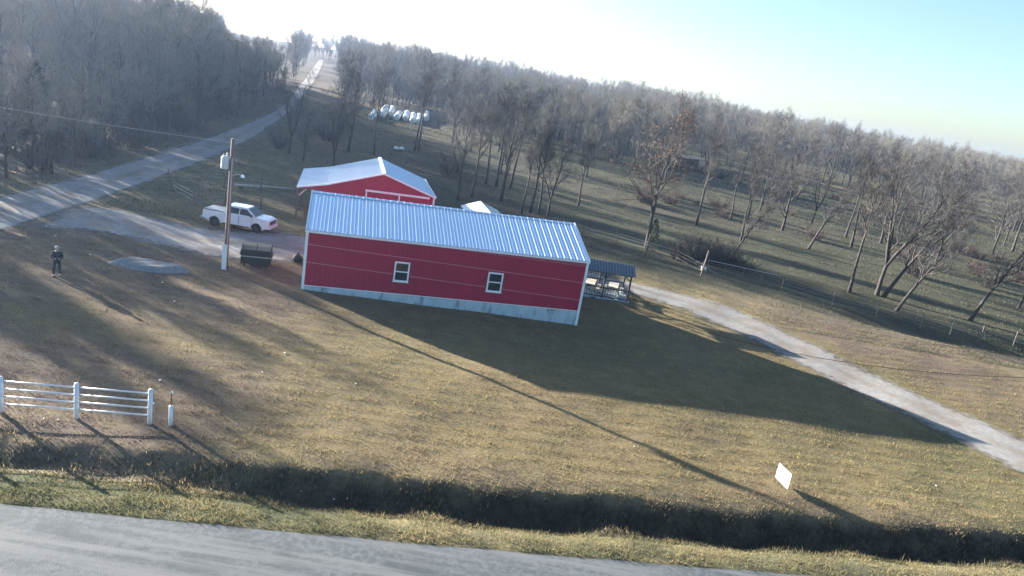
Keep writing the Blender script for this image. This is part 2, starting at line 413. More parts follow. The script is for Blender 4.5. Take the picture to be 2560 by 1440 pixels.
def gravel_material(name, c1, c2, c3, tracks=True, feather=0.55):
    """loose stone surface; its rim thins out raggedly into the grass below"""
    m = bpy.data.materials.new(name); m.use_nodes = True
    nt = m.node_tree; N = nt.nodes; L = nt.links; p = N['Principled BSDF']
    p.inputs['Roughness'].default_value = 0.92; p.inputs['Specular IOR Level'].default_value = 0.2
    tc = N.new('ShaderNodeTexCoord')
    def noise(scale, detail=6):
        nz = N.new('ShaderNodeTexNoise'); nz.inputs['Scale'].default_value = scale; nz.inputs['Detail'].default_value = detail; nz.inputs['Roughness'].default_value = .65
        L.new(tc.outputs['Object'], nz.inputs['Vector']); return nz.outputs[0]
    def ramp(x, lo, hi):
        r_ = N.new('ShaderNodeMapRange'); r_.inputs[1].default_value = lo; r_.inputs[2].default_value = hi; L.new(x, r_.inputs[0]); return r_.outputs[0]
    def mix(f, a, b):
        k = N.new('ShaderNodeMix'); k.data_type = 'RGBA'; L.new(f, k.inputs[0])
        for i, v in ((6, a), (7, b)):
            if isinstance(v, tuple): k.inputs[i].default_value = (*v, 1)
            else: L.new(v, k.inputs[i])
        return k.outputs[2]
    c = mix(ramp(noise(3.5, 8), .35, .65), c1, c2)
    c = mix(ramp(noise(0.45), .45, .7), c, c3)
    a = N.new('ShaderNodeAttribute'); a.attribute_name = 'across'
    if tracks:      # wheel tracks worn lighter, the crown between them browner
        w_ = N.new('ShaderNodeMath'); w_.operation = 'COSINE'
        mu = N.new('ShaderNodeMath'); mu.operation = 'MULTIPLY'; mu.inputs[1].default_value = 2 * math.pi
        L.new(a.outputs['Fac'], mu.inputs[0]); L.new(mu.outputs[0], w_.inputs[0])
        f2 = N.new('ShaderNodeMath'); f2.operation = 'MULTIPLY'; L.new(ramp(w_.outputs[0], .2, 1.0), f2.inputs[0]); L.new(ramp(noise(1.2), .3, .7), f2.inputs[1])
        c = mix(f2.outputs[0], c, c3)
    L.new(c, p.inputs['Base Color'])
    b = N.new('ShaderNodeBump'); b.inputs['Strength'].default_value = .4; b.inputs['Distance'].default_value = .02
    L.new(noise(18, 4), b.inputs['Height']); L.new(b.outputs[0], p.inputs['Normal'])
    # ragged rim
    e = N.new('ShaderNodeAttribute'); e.attribute_name = 'rim'
    ad = N.new('ShaderNodeMath'); ad.operation = 'ADD'; L.new(e.outputs['Fac'], ad.inputs[0])
    nn = N.new('ShaderNodeMath'); nn.operation = 'MULTIPLY_ADD'; L.new(noise(1.6, 8), nn.inputs[0]); nn.inputs[1].default_value = 1.5; nn.inputs[2].default_value = -.9
    L.new(nn.outputs[0], ad.inputs[1])
    tr = N.new('ShaderNodeBsdfTransparent'); ms = N.new('ShaderNodeMixShader')
    L.new(ramp(ad.outputs[0], .0, feather), ms.inputs[0]); L.new(tr.outputs[0], ms.inputs[1]); L.new(p.outputs[0], ms.inputs[2])
    L.new(ms.outputs[0], N['Material Output'].inputs[0])
    return m
M['gravel'] = gravel_material('gravel', (0.185, 0.178, 0.166), (0.275, 0.265, 0.250), (0.170, 0.138, 0.106))
M['gravel2'] = gravel_material('gravel_grey', (0.216, 0.208, 0.200), (0.320, 0.304, 0.288), (0.200, 0.160, 0.124))

def resample(pts, n):
    pts = np.array([(p[0], p[1]) for p in pts], float)
    s = np.r_[0, np.cumsum(np.hypot(*np.diff(pts, axis=0).T))]
    t = np.linspace(0, s[-1], n)
    # smooth the polyline a little
    P = np.stack([np.interp(t, s, pts[:, 0]), np.interp(t, s, pts[:, 1])], 1)
    k = max(1, n // 30)
    for _ in range(3):
        Q = P.copy()
        for j in range(1, n - 1):
            a, b = max(0, j - k), min(n - 1, j + k); h = min(j - a, b - j)
            Q[j] = P[j - h:j + h + 1].mean(0)
        P = Q
    return P

def ribbon(name, A, B, material, n=160, m=13, dz=0.035, rimw=0.5, ends=True):
    a, b = resample(A, n), resample(B, n)
    f = np.linspace(0, 1, m)
    X = a[:, None, 0] * (1 - f) + b[:, None, 0] * f; Y = a[:, None, 1] * (1 - f) + b[:, None, 1] * f
    Z = T(X, Y) + dz
    o = grid_mesh(name, X, Y, Z, material)
    # make sure it faces upwards
    bm = bmesh.new(); bm.from_mesh(o.data)
    if sum(fc.normal.z for fc in bm.faces) < 0: bmesh.ops.reverse_faces(bm, faces=bm.faces)
    bm.to_mesh(o.data); bm.free()
    wd = np.hypot(a[:, 0] - b[:, 0], a[:, 1] - b[:, 1])[:, None]
    rim = np.minimum(f, 1 - f)[None, :] * wd / rimw
    if ends:
        s = np.linspace(0, 1, n)[:, None]; ln = np.hypot(*np.diff((a + b) / 2, axis=0).T).sum()
        rim = np.minimum(rim, np.minimum(s, 1 - s) * ln / rimw)
    float_attr(o.data, 'rim', np.clip(rim, 0, 2).ravel()); float_attr(o.data, 'across', np.broadcast_to((f * 2)[None, :], X.shape).ravel())
    tag(o, kind='structure')
    return o, [tuple(p) for p in a] + [tuple(p) for p in b[::-1]]

# the paved county road along the bottom of the view
M['paved'] = mat('chip_seal', (0.058, 0.068, 0.074), 0.9, noise=(5, (0.095, 0.104, 0.110), .44, .58), noise2=(0.35, (0.040, 0.049, 0.055), .5, .66), streak=(1.0, (0.12, 0.125, 0.128), .46, .62, (.10, 1.8, 1)), bump=(30, .5, .02))
rx = np.linspace(-160, 160, 321); rv = np.linspace(0, 1, 17)
RX, RV = np.meshgrid(rx, rv)
redge = road_edge(RX) - 0.02 + 0.05 * np.sin(2.1 * RX) * np.sin(0.7 * RX + 1)
RY = redge - RV * 7.4
paved = grid_mesh('paved_road', RX, RY, 0.012 + 0.07 * (1 - (2 * RV - 1) ** 2), M['paved'])
tag(paved, kind='structure')

# the gravel lane climbing away on the left, and the gravel drives
lane_up = [at(-260, 545), at(-100, 515), at(0, 492), at(90, 468), at(190, 443), at(290, 415), at(400, 378), at(520, 340), at(620, 303), at(690, 272), at(722, 240), at(752, 205), at(775, 178), at(797, 150)]
lane_dn = [at(-260, 660), at(-100, 615), at(0, 585), at(120, 560), at(250, 510), at(400, 447), at(520, 405), at(620, 360), at(700, 308), at(745, 270), at(772, 230), at(792, 198), at(803, 172), at(810, 148)]
lane, poly_lane = ribbon('gravel_road', lane_up, lane_dn, M['gravel2'], n=260, rimw=1.7)
dr_up = [at(150, 520), at(260, 512), at(380, 540), at(470, 560), at(560, 572), at(690, 575), at(780, 590)] + [G(-12, 62), G(-4, 64), G(3, 66), G(9, 65.8)]
dr_dn = [at(60, 575), at(220, 580), at(350, 610), at(450, 635), at(540, 655), at(650, 660), at(735, 668)] + [G(-14, 51.5), G(-5, 56), G(2, 58.5), G(6.5, 59.5)]
yard, poly_yard = ribbon('gravel_yard', dr_up, dr_dn, M['gravel2'], n=120, m=17, dz=0.05, rimw=2.2)
d_up = [G(3, 66.2), G(8, 66), at(1600, 712), at(1690, 728), at(1780, 748), at(1860, 776), at(2014, 848), at(2203, 940), at(2392, 1022), at(2560, 1094), G(37, 34), G(38, 28), G(38.5, 26.3)]
d_dn = [G(3, 61), G(8, 61), at(1575, 742), at(1660, 762), at(1726, 788), at(1800, 822), at(1900, 868), at(2100, 972), at(2300, 1066), at(2400, 1114), at(2560, 1204), G(30.5, 32), G(31, 28), G(29.5, 26.3)]
drive, poly_drive = ribbon('gravel_drive', d_up, d_dn, M['gravel'], n=160, dz=0.065, rimw=1.9)

# a low spread heap of grey gravel beside the lane
hc = at(375, 668)
hx = np.linspace(-3.6, 3.6, 60); hy = np.linspace(-1.9, 1.9, 36); HX, HY = np.meshgrid(hx, hy)
rr = np.sqrt((HX / 2.6) ** 2 + (HY / 1.15) ** 2) + 0.10 * np.sin(2.2 * HX + 1) * np.sin(2.9 * HY)
HZ = 0.36 * (1 - smooth(0.62, 1.0, rr)) + 0.03 * np.sin(5 * HX) * np.sin(6 * HY) * (rr < .8) - 0.05
ca, sa = math.cos(R(6)), math.sin(R(6))
WX = hc.x + HX * ca - HY * sa; WY = hc.y + HX * sa + HY * ca
heap = grid_mesh('gravel_heap', WX, WY, T(WX, WY) + HZ, mat('heap_gravel', (0.17, 0.175, 0.18), 0.95, noise=(6, (0.25, 0.25, 0.245), .4, .65), noise2=(0.7, (0.14, 0.12, 0.10), .5, .7), bump=(25, .5, .02)))
tag(heap, 'low spread heap of grey gravel between the pole and the person', 'gravel heap', kind='thing')
poly_heap = [(hc.x + 3.1 * math.cos(t) * ca, hc.y + 1.4 * math.sin(t)) for t in np.linspace(0, 6.2, 20)]

# ================================================================== buildings
BA = R(14.6)
ux, uy = math.cos(BA), math.sin(BA)                            # along the long wall
nx_, ny_ = -uy, ux                                             # into the building

M['reddark'] = mat('red_metal_low_bounce', (0.13, 0.02, 0.026), 0.5, noise=(0.8, (0.10, 0.018, 0.022), .4, .7))  # red darkened to weaken the light bounced off sun-facing walls
# ---- long red building in front
LEN, HALF, EAVE, RIDGE, REDB = 19.0, 4.66, 3.98, 5.58, 0.30
bld = empty('red_metal_building', (-13.42, 45.26, 0), BA, 'long red metal building with ribbed metal roof and two windows', 'building')
# concrete stem wall, deeper towards the lower end
def stem():
    mb = MB()
    for (x0, x1, y0, y1) in ((0.0, LEN, 0.0, .2), (0.0, LEN, 2 * HALF - .2, 2 * HALF), (0.0, .2, .2, 2 * HALF - .2), (LEN - .2, LEN, .2, 2 * HALF - .2)):
        mb.box(((x0 + x1) / 2, (y0 + y1) / 2, (-1.6 + REDB) / 2), (x1 - x0, y1 - y0, REDB + 1.6))
    return mb
stem().build('foundation_wall', M['concrete'], bld)

def rib_panel(wd, ln, rib=0.022, nr=4, minor=1.0):
    """ribbed sheet in its own plane: x across 0..wd, y along 0..ln, relief +z"""
    prof = []
    pitch = wd / nr
    for k in range(nr):
        c0 = k * pitch
        rb = rib if k % 2 == 0 else rib * minor
        prof += [(c0, 0), (c0 + pitch * .26, 0), (c0 + pitch * .43, rb), (c0 + pitch * .55, rb), (c0 + pitch * .72, 0)]
    prof.append((wd, 0))
    vs = [(x, y, z) for y in (0, ln) for (x, z) in prof]; n = len(prof)
    fs = [(i, i + 1, n + i + 1, n + i) for i in range(n - 1)]
    return vs, fs
NP = 20; PW = LEN / NP
pm = bpy.data.meshes.new('roof_panel'); vs, fs = rib_panel(PW, math.hypot(HALF + .12, RIDGE - EAVE), rib=.062, minor=.5); pm.from_pydata(vs, [], fs); pm.materials.append(M['roof'])
slope = math.atan2(RIDGE - EAVE, HALF)
for k in range(NP):
    for side in (0, 1):
        o = bpy.data.objects.new('roof_panel', pm); COL.objects.link(o); o.parent = bld
        if side == 0:
            o.location = (k * PW, -.12 * 1.0, EAVE + .02 - .12 * math.tan(slope)); o.rotation_euler = (slope, 0, 0)
        else:
            o.location = ((k + 1) * PW, 2 * HALF + .12, EAVE + .02 - .12 * math.tan(slope)); o.rotation_euler = (slope, 0, math.pi)
# walls: ribbed red sheets around the window openings
WIN = [(5.78, 6.72, 1.17, 2.48), (12.10, 13.10, 1.09, 2.42)]
TOPZ = EAVE - .02
def wall_sheet(x0, x1, z0, z1):
    vs, fs = rib_panel(x1 - x0, z1 - z0, rib=.018, nr=max(1, round((x1 - x0) / .3)))
    return [(x0 + a, -c, z0 + b) for (a, b, c) in vs], fs
for k in range(NP):
    x0, x1 = k * PW, (k + 1) * PW
    mb = MB(); spans = [(x0, x1, REDB, TOPZ)]
    for (a, b, c, d) in WIN:
        new = []
        for (p0, p1, q0, q1) in spans:
            if b <= p0 or a >= p1 or d <= q0 or c >= q1: new.append((p0, p1, q0, q1)); continue
            if a > p0: new.append((p0, a, q0, q1))
            if b < p1: new.append((b, p1, q0, q1))
            i0, i1 = max(a, p0), min(b, p1)
            new += [(i0, i1, q0, c), (i0, i1, d, q1)]
        spans = new
    for s_ in spans: mb.add(*wall_sheet(*s_))
    mb.build('wall_panel', M['red'], bld)
# gable ends and back wall
def gable(xx):
    return [(xx, 0.0, REDB), (xx, 2 * HALF, REDB), (xx, 2 * HALF, TOPZ), (xx, HALF, RIDGE - .03), (xx, 0.0, TOPZ)]
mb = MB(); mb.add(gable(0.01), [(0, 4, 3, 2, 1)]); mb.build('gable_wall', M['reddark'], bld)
mb = MB(); mb.add(gable(LEN - .01), [(0, 1, 2, 3, 4)]); mb.build('gable_wall', M['red'], bld)
mb = MB(); mb.add([(0, 2 * HALF, REDB), (LEN, 2 * HALF, REDB), (LEN, 2 * HALF, TOPZ), (0, 2 * HALF, TOPZ)], [(0, 3, 2, 1)]); mb.build('rear_wall', M['red'], bld)
# screw rows along the girts
def line_on_wall(pts, wd=.045):
    mb = MB()
    for (xa, za), (xb, zb) in zip(pts[:-1], pts[1:]):
        mb.add([(xa, -.027, za - wd / 2), (xb, -.027, zb - wd / 2), (xb, -.027, zb + wd / 2), (xa, -.027, za + wd / 2),
                (xa, -.0, za - wd / 2), (xb, -.0, zb - wd / 2), (xb, -.0, zb + wd / 2), (xa, -.0, za + wd / 2)],
               [(0, 1, 2, 3), (0, 4, 5, 1), (3, 2, 6, 7), (0, 3, 7, 4), (1, 5, 6, 2)])
    return mb
z1 = lambda x: 3.02 - 0.0346 * x
z2 = lambda x: 1.85 - 0.0402 * x
line_on_wall([(.1, z1(.1)), (LEN - .1, z1(LEN))]).build('screw_row', M['redline'], bld)
line_on_wall([(.1, z2(.1)), (5.68, z2(5.68))]).build('screw_row', M['redline'], bld)
line_on_wall([(6.82, z2(6.82)), (12.0, z2(12))]).build('screw_row', M['redline'], bld)
line_on_wall([(13.2, z2(13.2)), (LEN - .1, z2(LEN))]).build('screw_row', M['redline'], bld)
line_on_wall([(6.5, 3.86), (LEN - .1, 3.55)], .03).build('screw_row', M['redline'], bld)
line_on_wall([(9.5, 3.88), (LEN - .1, 3.67)], .03).build('screw_row', M['redline'], bld)
# white trim
tr = MB(); tr.box((.06, .02, (TOPZ - .05) / 2), (.17, .17, TOPZ + .05)); tr.build('corner_trim', M['white'], bld)
tr = MB(); tr.box((LEN - .06, .02, (TOPZ - .85) / 2), (.17, .17, TOPZ + .85)); tr.build('corner_trim', M['white'], bld)
tr = MB(); tr.box((LEN / 2, -.09, EAVE - .10), (LEN + .12, .10, .13)); tr.build('eave_trim', M['white'], bld)
for xx in (-.03, LEN + .03):
    tr = MB()
    tr.beam((xx, -.15, EAVE - .05), (xx, HALF, RIDGE + .02), .07, .16); tr.beam((xx, 2 * HALF + .15, EAVE - .05), (xx, HALF, RIDGE + .02), .07, .16)
    tr.build('rake_trim', M['white'], bld)
tr = MB()
for s_ in (-1, 1):
    tr.beam((-.04, HALF + s_ * .12, RIDGE + .028), (LEN + .04, HALF + s_ * .12, RIDGE + .028), .26, .012, up=(0, s_ * math.sin(slope), math.cos(slope)))
tr.build('ridge_cap', M['roof'], bld)
mb = MB(); mb.box((LEN / 2, .01, REDB - .02), (LEN, .06, .05)); mb.build('base_flashing', M['white'], bld)
for (a, b, c, d) in WIN:
    wroot = MB()
    fw = .10
    for (x0, x1, q0, q1) in ((a - fw * .3, b + fw * .3, d - fw * .7, d + fw * .3), (a - fw * .3, b + fw * .3, c - fw * .3, c + fw * .7), (a - fw * .3, a + fw * .7, c + fw * .7, d - fw * .7), (b - fw * .7, b + fw * .3, c + fw * .7, d - fw * .7)):
        wroot.box(((x0 + x1) / 2, -.01, (q0 + q1) / 2), (x1 - x0, .12, q1 - q0))
    wo_ = wroot.build('window', M['white'], bld)
    zm = (c + d) / 2
    mb = MB(); mb.box(((a + b) / 2, .0, zm), (b - a - .14, .07, .07)); mb.build('meeting_rail', M['white'], wo_)
    for (q0, q1) in ((c + .07, zm - .035), (zm + .035, d - .07)):
        mb = MB(); mb.box(((a + b) / 2, .03, (q0 + q1) / 2), (b - a - .14, .012, q1 - q0)); mb.build('pane', M['glass'], wo_)
    mb = MB(); mb.box(((a + b) / 2, -.085, c - .03), (b - a + .12, .05, .04)); mb.build('sill', M['white'], wo_)
mb = MB(); mb.box((LEN + .18, 4.2, 3.3), (.25, .25, .2)); mb.box((LEN + .06, 4.2, 3.35), (.2, .06, .06)); mb.build('wall_lamp', M['white'], bld)

# ---- red gabled barn behind it
barn = empty('red_gabled_barn', (-20.5, 65.0, 0.0), BA, 'red gabled barn with pale metal roof and open lean-to behind the long building', 'barn')
BW, BD = 12.4, 10.3
prof = [(0.0, 2.94), (2.6, 3.50), (7.5, 5.11), (12.4, 3.52)]
def barn_roof(p0, p1, name, m):
    ln = math.hypot(p1[0] - p0[0], p1[1] - p0[1]); ang = math.atan2(p1[1] - p0[1], p1[0] - p0[0])
    npan = 11; wd = (BD + .6) / npan
    me = bpy.data.meshes.new(name); vs, fs = rib_panel(wd, ln, rib=.025, nr=4)
    me.from_pydata([(y, x, z) for (x, y, z) in vs], [], [f[::-1] for f in fs]); me.materials.append(m)
    for k in range(npan):
        o = bpy.data.objects.new(name, me); COL.objects.link(o); o.parent = barn
        o.location = (p0[0], -.3 + k * wd, p0[1]); o.rotation_euler = (0, -ang, 0)
barn_roof(prof[0], prof[1], 'lean_to_panel', M['roof2']); barn_roof(prof[1], prof[2], 'roof_panel', M['roof2']); barn_roof(prof[2], prof[3], 'roof_panel', M['roof'])  # sun-side slopes coloured whiter, the slope turned away bluer
mb = MB(); mb.add([(2.2, 0, .0), (12.3, 0, .0), (12.3, 0, 3.48), (7.5, 0, 5.03), (2.6, 0, 3.44), (.35, 0, 2.96), (.35, 0, 2.80), (2.2, 0, 2.80)], [(0, 1, 2, 3, 4, 5, 6, 7)])
mb.build('gable_wall', M['red'], barn)
mb = MB(); mb.add([(2.6, BD, .0), (12.3, BD, .0), (12.3, BD, 3.48), (7.5, BD, 5.03), (2.6, BD, 3.44)], [(0, 4, 3, 2, 1)]); mb.build('rear_wall', M['red'], barn)
mb = MB(); mb.add([(12.3, 0, 0), (12.3, BD, 0), (12.3, BD, 3.48), (12.3, 0, 3.48)], [(0, 1, 2, 3)]); mb.build('side_wall', M['red'], barn)
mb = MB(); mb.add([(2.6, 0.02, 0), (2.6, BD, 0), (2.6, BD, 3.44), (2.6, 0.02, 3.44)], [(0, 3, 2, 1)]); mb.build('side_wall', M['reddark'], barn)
tr = MB(); tr.beam((7.5, -.34, 5.15), (7.5, BD + .34, 5.15), .30, .05); tr.build('ridge_cap', M['white'], barn)
tr = MB()
for p0, p1 in zip(prof[:-1], prof[1:]): tr.beam((p0[0], -.32, p0[1] - .02), (p1[0], -.32, p1[1] - .02), .06, .14)
tr.build('rake_trim', M['white'], barn)
tr = MB(); tr.box((12.32, -.03, 1.72), (.16, .16, 3.44)); tr.build('corner_trim', M['white'], barn)
tr = MB(); tr.beam((12.45, -.3, 3.50), (12.45, BD + .3, 3.50), .08, .14); tr.build('eave_trim', M['white'], barn)
tr = MB(); tr.beam((6.0, -.10, 3.36), (11.9, -.10, 3.36), .16, .17); tr.build('door_track', M['white'], barn)
for (a, b) in ((6.05, 9.0), (9.05, 11.95)):
    mb = MB(); mb.add(*(lambda vf: ([(a + x, -.06 - z, .05 + y) for (x, y, z) in vf[0]], vf[1]))(rib_panel(b - a, 3.2, .02, 9))); dd = mb.build('sliding_door', M['red'], barn)
    tr = MB(); tr.box((a + .06, -.1, 1.65), (.12, .05, 3.2)); tr.build('door_edge', M['white'], dd)
for (px_, py_) in ((.12, .1), (.12, 3.4), (.12, 6.8), (.12, 10.1)):
    mb = MB(); mb.box((px_, py_, 1.25), (.16, .16, 3.3)); mb.build('post', M['greywood'], barn)
mb = MB(); mb.beam((.12, -.1, 2.86), (.12, BD, 2.86), .06, .2); mb.build('header_beam', M['greywood'], barn)
mb = MB(); mb.beam((.12, .1, 2.0), (1.0, .1, 2.95), .09, .09); mb.build('brace', M['palewood'], barn)

# ---- small white shed whose roof shows over the long building
shed = empty('white_shed', (-2.95, 67.2, -.3), BA, 'white roofed small shed peeping over the long building ridge', 'shed')
for (x0, z0, x1, z1_, m_) in ((-1.9, 2.6, 0, 3.30, M['shedwhite']), (0, 3.30, 1.9, 2.6, M['roof'])):  # sunlight put into the colours: sunlit slope white, other slope bluish
    mb = MB(); mb.add([(x0, -.2, z0), (x1, -.2, z1_), (x1, 6.6, z1_), (x0, 6.6, z0), (x0, -.2, z0 - .07), (x1, -.2, z1_ - .07), (x1, 6.6, z1_ - .07), (x0, 6.6, z0 - .07)],
                      [(0, 1, 2, 3), (7, 6, 5, 4), (0, 4, 5, 1), (1, 5, 6, 2), (2, 6, 7, 3), (3, 7, 4, 0)]); mb.build('roof', m_, shed)
mb = MB(); mb.add([(-1.7, 0, -.2), (1.7, 0, -.2), (1.7, 0, 2.55), (0, 0, 3.15), (-1.7, 0, 2.55), (-1.7, 6.4, -.2), (1.7, 6.4, -.2), (1.7, 6.4, 2.55), (0, 6.4, 3.15), (-1.7, 6.4, 2.55)],
                  [(0, 1, 2, 3, 4), (9, 8, 7, 6, 5), (0, 4, 9, 5), (1, 6, 7, 2)]); mb.build('wall', M['white'], shed)
mb = MB(); mb.box((0, -.02, .9), (.95, .04, 2.0)); mb.build('door', M['steel'], shed)

# ---- picnic shelter at the right-hand end
SX, SY = 4.2, 2.9
shel = empty('picnic_shelter', (5.1, 56.9, float(T(8, 58))), R(2), 'dark roofed open picnic shelter with railings at end of long building', 'shelter')
EH, RH = 2.24, 2.76
for s_ in (0, 1):
    npan = 5; wd = (SX + .5) / npan; ln = math.hypot(SY / 2 + .2, RH - EH); an = math.atan2(RH - EH, SY / 2)
    me = bpy.data.meshes.new('roof_panel'); me.from_pydata(*((lambda vf: (vf[0], [], vf[1]))(rib_panel(wd, ln, .03, 4)))); me.materials.append(M['bluegreen'])
    for k in range(npan):
        o = bpy.data.objects.new('roof_panel', me); COL.objects.link(o); o.parent = shel
        if s_ == 0: o.location = (-.25 + k * wd, -.2, EH - .2 * math.tan(an)); o.rotation_euler = (an, 0, 0)
        else: o.location = (-.25 + (k + 1) * wd, SY + .2, EH - .2 * math.tan(an)); o.rotation_euler = (an, 0, math.pi)
for yy in (0.05, SY - .05):
    mb = MB(); mb.box((SX / 2, yy, EH - .09), (SX + .1, .1, .16)); mb.build('header_beam', M['bluegreen'], shel)
for xx in (0.05, SX - .05):
    mb = MB(); mb.add([(xx, -.1, EH), (xx, SY + .1, EH), (xx, SY / 2, RH - .03)], [(0, 1, 2)]); mb.build('gable_infill', M['bluegreen'], shel)
for xx in (.06, SX / 2, SX - .06):
    for yy in (.06, SY - .06):
        mb = MB(); mb.box((xx, yy, (EH - .17) / 2 - .15), (.12, .12, EH - .17 + .3)); mb.build('post', M['darkmetal'], shel)
        if yy < 1:
            mb = MB()
            for sgn in (-1, 1):
                if 0 < xx + sgn * .4 < SX: mb.beam((xx, yy, EH - .6), (xx + sgn * .42, yy, EH - .2), .08, .08)
            mb.build('knee_brace', M['bluegreen'], shel)
for yy in (.06, SY - .06):
    mb = MB()
    mb.box((SX / 2, yy, .86), (SX - .2, .06, .09)); mb.box((SX / 2, yy, .14), (SX - .2, .05, .07))
    for k in range(19): mb.box((.18 + k * (SX - .36) / 18, yy, .5), (.035, .03, .66))
    mb.build('railing', M['darkmetal'], shel)
slabm = MB(); slabm.box((SX / 2, SY / 2, -.12), (SX + .3, SY + .3, .3)); slabm.build('floor_slab', M['concrete'], shel)
# tables standing in the shelter
for i, (tx, ty, lab) in enumerate(((1.2, 1.8, 'pale picnic table inside the shelter nearer the red building'), (3.1, 1.9, 'pale picnic table inside the shelter nearer the drive'))):
    p = shel.location + Vector((tx, ty, .03))
    t = empty('picnic_table', p, R(80), lab, 'table', 'tables in the shelter')
    mb = MB()
    for k in range(5): mb.box((0, -.32 + k * .16, .76), (1.8, .145, .04))
    mb.build('table_top', M['palewood'], t)
    for s_ in (-1, 1):
        mb = MB()
        for k in range(2): mb.box((0, s_ * (.62 + k * .15), .45), (1.8, .14, .04))
        mb.build('bench', M['palewood'], t)
        mb = MB(); mb.beam((s_ * .65, -.75, .0), (s_ * .65, -.2, .74), .05, .1); mb.beam((s_ * .65, .75, .0), (s_ * .65, .2, .74), .05, .1); mb.beam((s_ * .65, -.75, .41), (s_ * .65, .75, .41), .05, .09)
        mb.build('leg', M['palewood'], t)

# ---- far small buildings
fb = at(1738, 425)
fsh = empty('far_shed', fb, R(20), 'small far tan shed with dark open side in the pasture', 'shed')
mb = MB(); mb.box((2.2, 1.5, 1.2), (3.4, 3, 2.6)); mb.build('wall', M['tanwall'], fsh)
mb = MB(); mb.box((-2.5, 1.5, 1.2), (6, 3, 2.4)); mb.build('bay_shade_fill', M['darkmetal'], fsh)  # solid dark box standing in for the shaded inside of the bay
mb = MB(); mb.add([(-5.8, -.3, 2.5), (4.2, -.3, 2.6), (4.2, 3.4, 3.0), (-5.8, 3.4, 2.9), (-5.8, -.3, 2.42), (4.2, -.3, 2.52), (4.2, 3.4, 2.92), (-5.8, 3.4, 2.82)], [(0, 1, 2, 3), (7, 6, 5, 4), (0, 4, 5, 1), (1, 5, 6, 2), (2, 6, 7, 3), (3, 7, 4, 0)]); mb.build('roof', M['greywood'], fsh)
for (px_, py_, sz, lab) in ((2275, 402, 3.2, 'tiny white far house between bare trees near right edge'), (2067, 367, 2.6, 'tiny white far house on the hill left of the other')):
    p = at(px_, py_ + 4)
    h = empty('far_house', p, R(-15), lab, 'house')
    mb = MB(); mb.box((0, 0, sz * .45), (sz * 1.1, sz * 1.1, sz * .9)); mb.build('wall', M['white'], h)
    mb = MB(); mb.add([(-sz * .6, -sz * .62, sz * .88), (sz * .6, -sz * .62, sz * .88), (sz * .6, sz * .62, sz * .88), (-sz * .6, sz * .62, sz * .88), (-sz * .6, 0, sz * 1.25), (sz * .6, 0, sz * 1.25)], [(0, 1, 5, 4), (2, 3, 4, 5), (0, 4, 3), (1, 2, 5), (0, 3, 2, 1)]); mb.build('roof', M['shedwhite'], h)
    mb = MB(); mb.box((-sz * .2, -sz * .56, sz * .5), (sz * .2, .05, sz * .3)); mb.build('window', M['glass'], h)
CABLE_A, CABLE_B, CABLE_SAG = (5.1, 50.3, 2.0), (39.5, 35.4, 8.2), 3.0

# ================================================================== objects
# ---- utility pole
pb = at(563, 672)
pole = empty('utility_pole', pb, 0, 'tall wooden utility pole with transformer and lamp before the white pickup', 'utility pole')
PH = 8.6
mb = MB(); mb.tube([(0, 0, -.4), (0, 0, 3), (0, 0, 6), (.0, 0, PH)], [.16, .145, .125, .105], 12); mb.build('shaft', M['wood'], pole, True)
mb = MB(); mb.box((-.03, -.17, .75), (.3, .08, 1.9)); mb.build('sleeve_panel', M['white'], pole)
mb = MB(); mb.tube([(.10, -.14, .2), (.09, -.13, 4), (.07, -.12, 7.4)], .035, 8); mb.build('conduit', M['steel'], pole)
tz = 7.05
tt = MB(); tt.lathe([(.0, 0), (.24, .02), (.25, .08), (.25, .72), (.24, .76), (.16, .82), (0, .84)], (-.40, -.05, tz - .42), 16); tf = tt.build('transformer', M['transformer'], pole, True)
mb = MB()
mb.lathe([(.05, 0), (.07, .06), (.045, .12), (.065, .18), (.03, .26), (.0, .27)], (-.30, -.02, tz + .38), 10); mb.build('bushing', M['transformer'], tf)
mb = MB(); mb.lathe([(.04, 0), (.055, .05), (.035, .1), (.05, .15), (.0, .2)], (-.50, -.10, tz + .36), 10); mb.build('bushing', M['transformer'], tf)
mb = MB(); mb.box((-.16, -.02, tz - .1), (.12, .1, .06)); mb.box((-.16, -.02, tz + .2), (.12, .1, .06)); mb.build('bracket', M['steel'], pole)
mb = MB(); mb.tube([(.1, -.05, 6.25), (.35, -.12, 6.42), (.62, -.2, 6.45), (.8, -.24, 6.42)], .03, 8); la = mb.build('lamp_arm', M['steel'], pole)
mb = MB(); mb.lathe([(.05, .14), (.09, .10), (.14, 0), (.13, -.03), (.0, -.04)], (.86, -.25, 6.33), 12); mb.build('lamp_head', M['lamp'], la)
mb = MB(); mb.lathe([(.03, 0), (.05, .04), (.03, .1), (0, .12)], (.06, 0, PH - .5), 8); mb.build('insulator', M['transformer'], pole)

# ---- overhead cables
def cable(name, a, b, sag, rad, label, cat, n=40, group=None, m=None):
    a = Vector(a); b = Vector(b); pts = []
    for i in range(n + 1):
        t = i / n; p = a.lerp(b, t); p.z -= sag * 4 * t * (1 - t); pts.append(p)
    o = MB().tube(pts, rad, 5).build(name, m or M['cable'])
    return tag(o, label, cat, group)
cable('service_cable', CABLE_A, CABLE_B, CABLE_SAG, .018, 'black overhead cable crossing the gravel drive to the picture edge', 'cable')
cable('power_line', pb + Vector((0, 0, PH - .25)), (-95, 62, 9.0), 1.3, .012, 'thin overhead power line from pole top across the lane', 'cable', m=M['wire'])

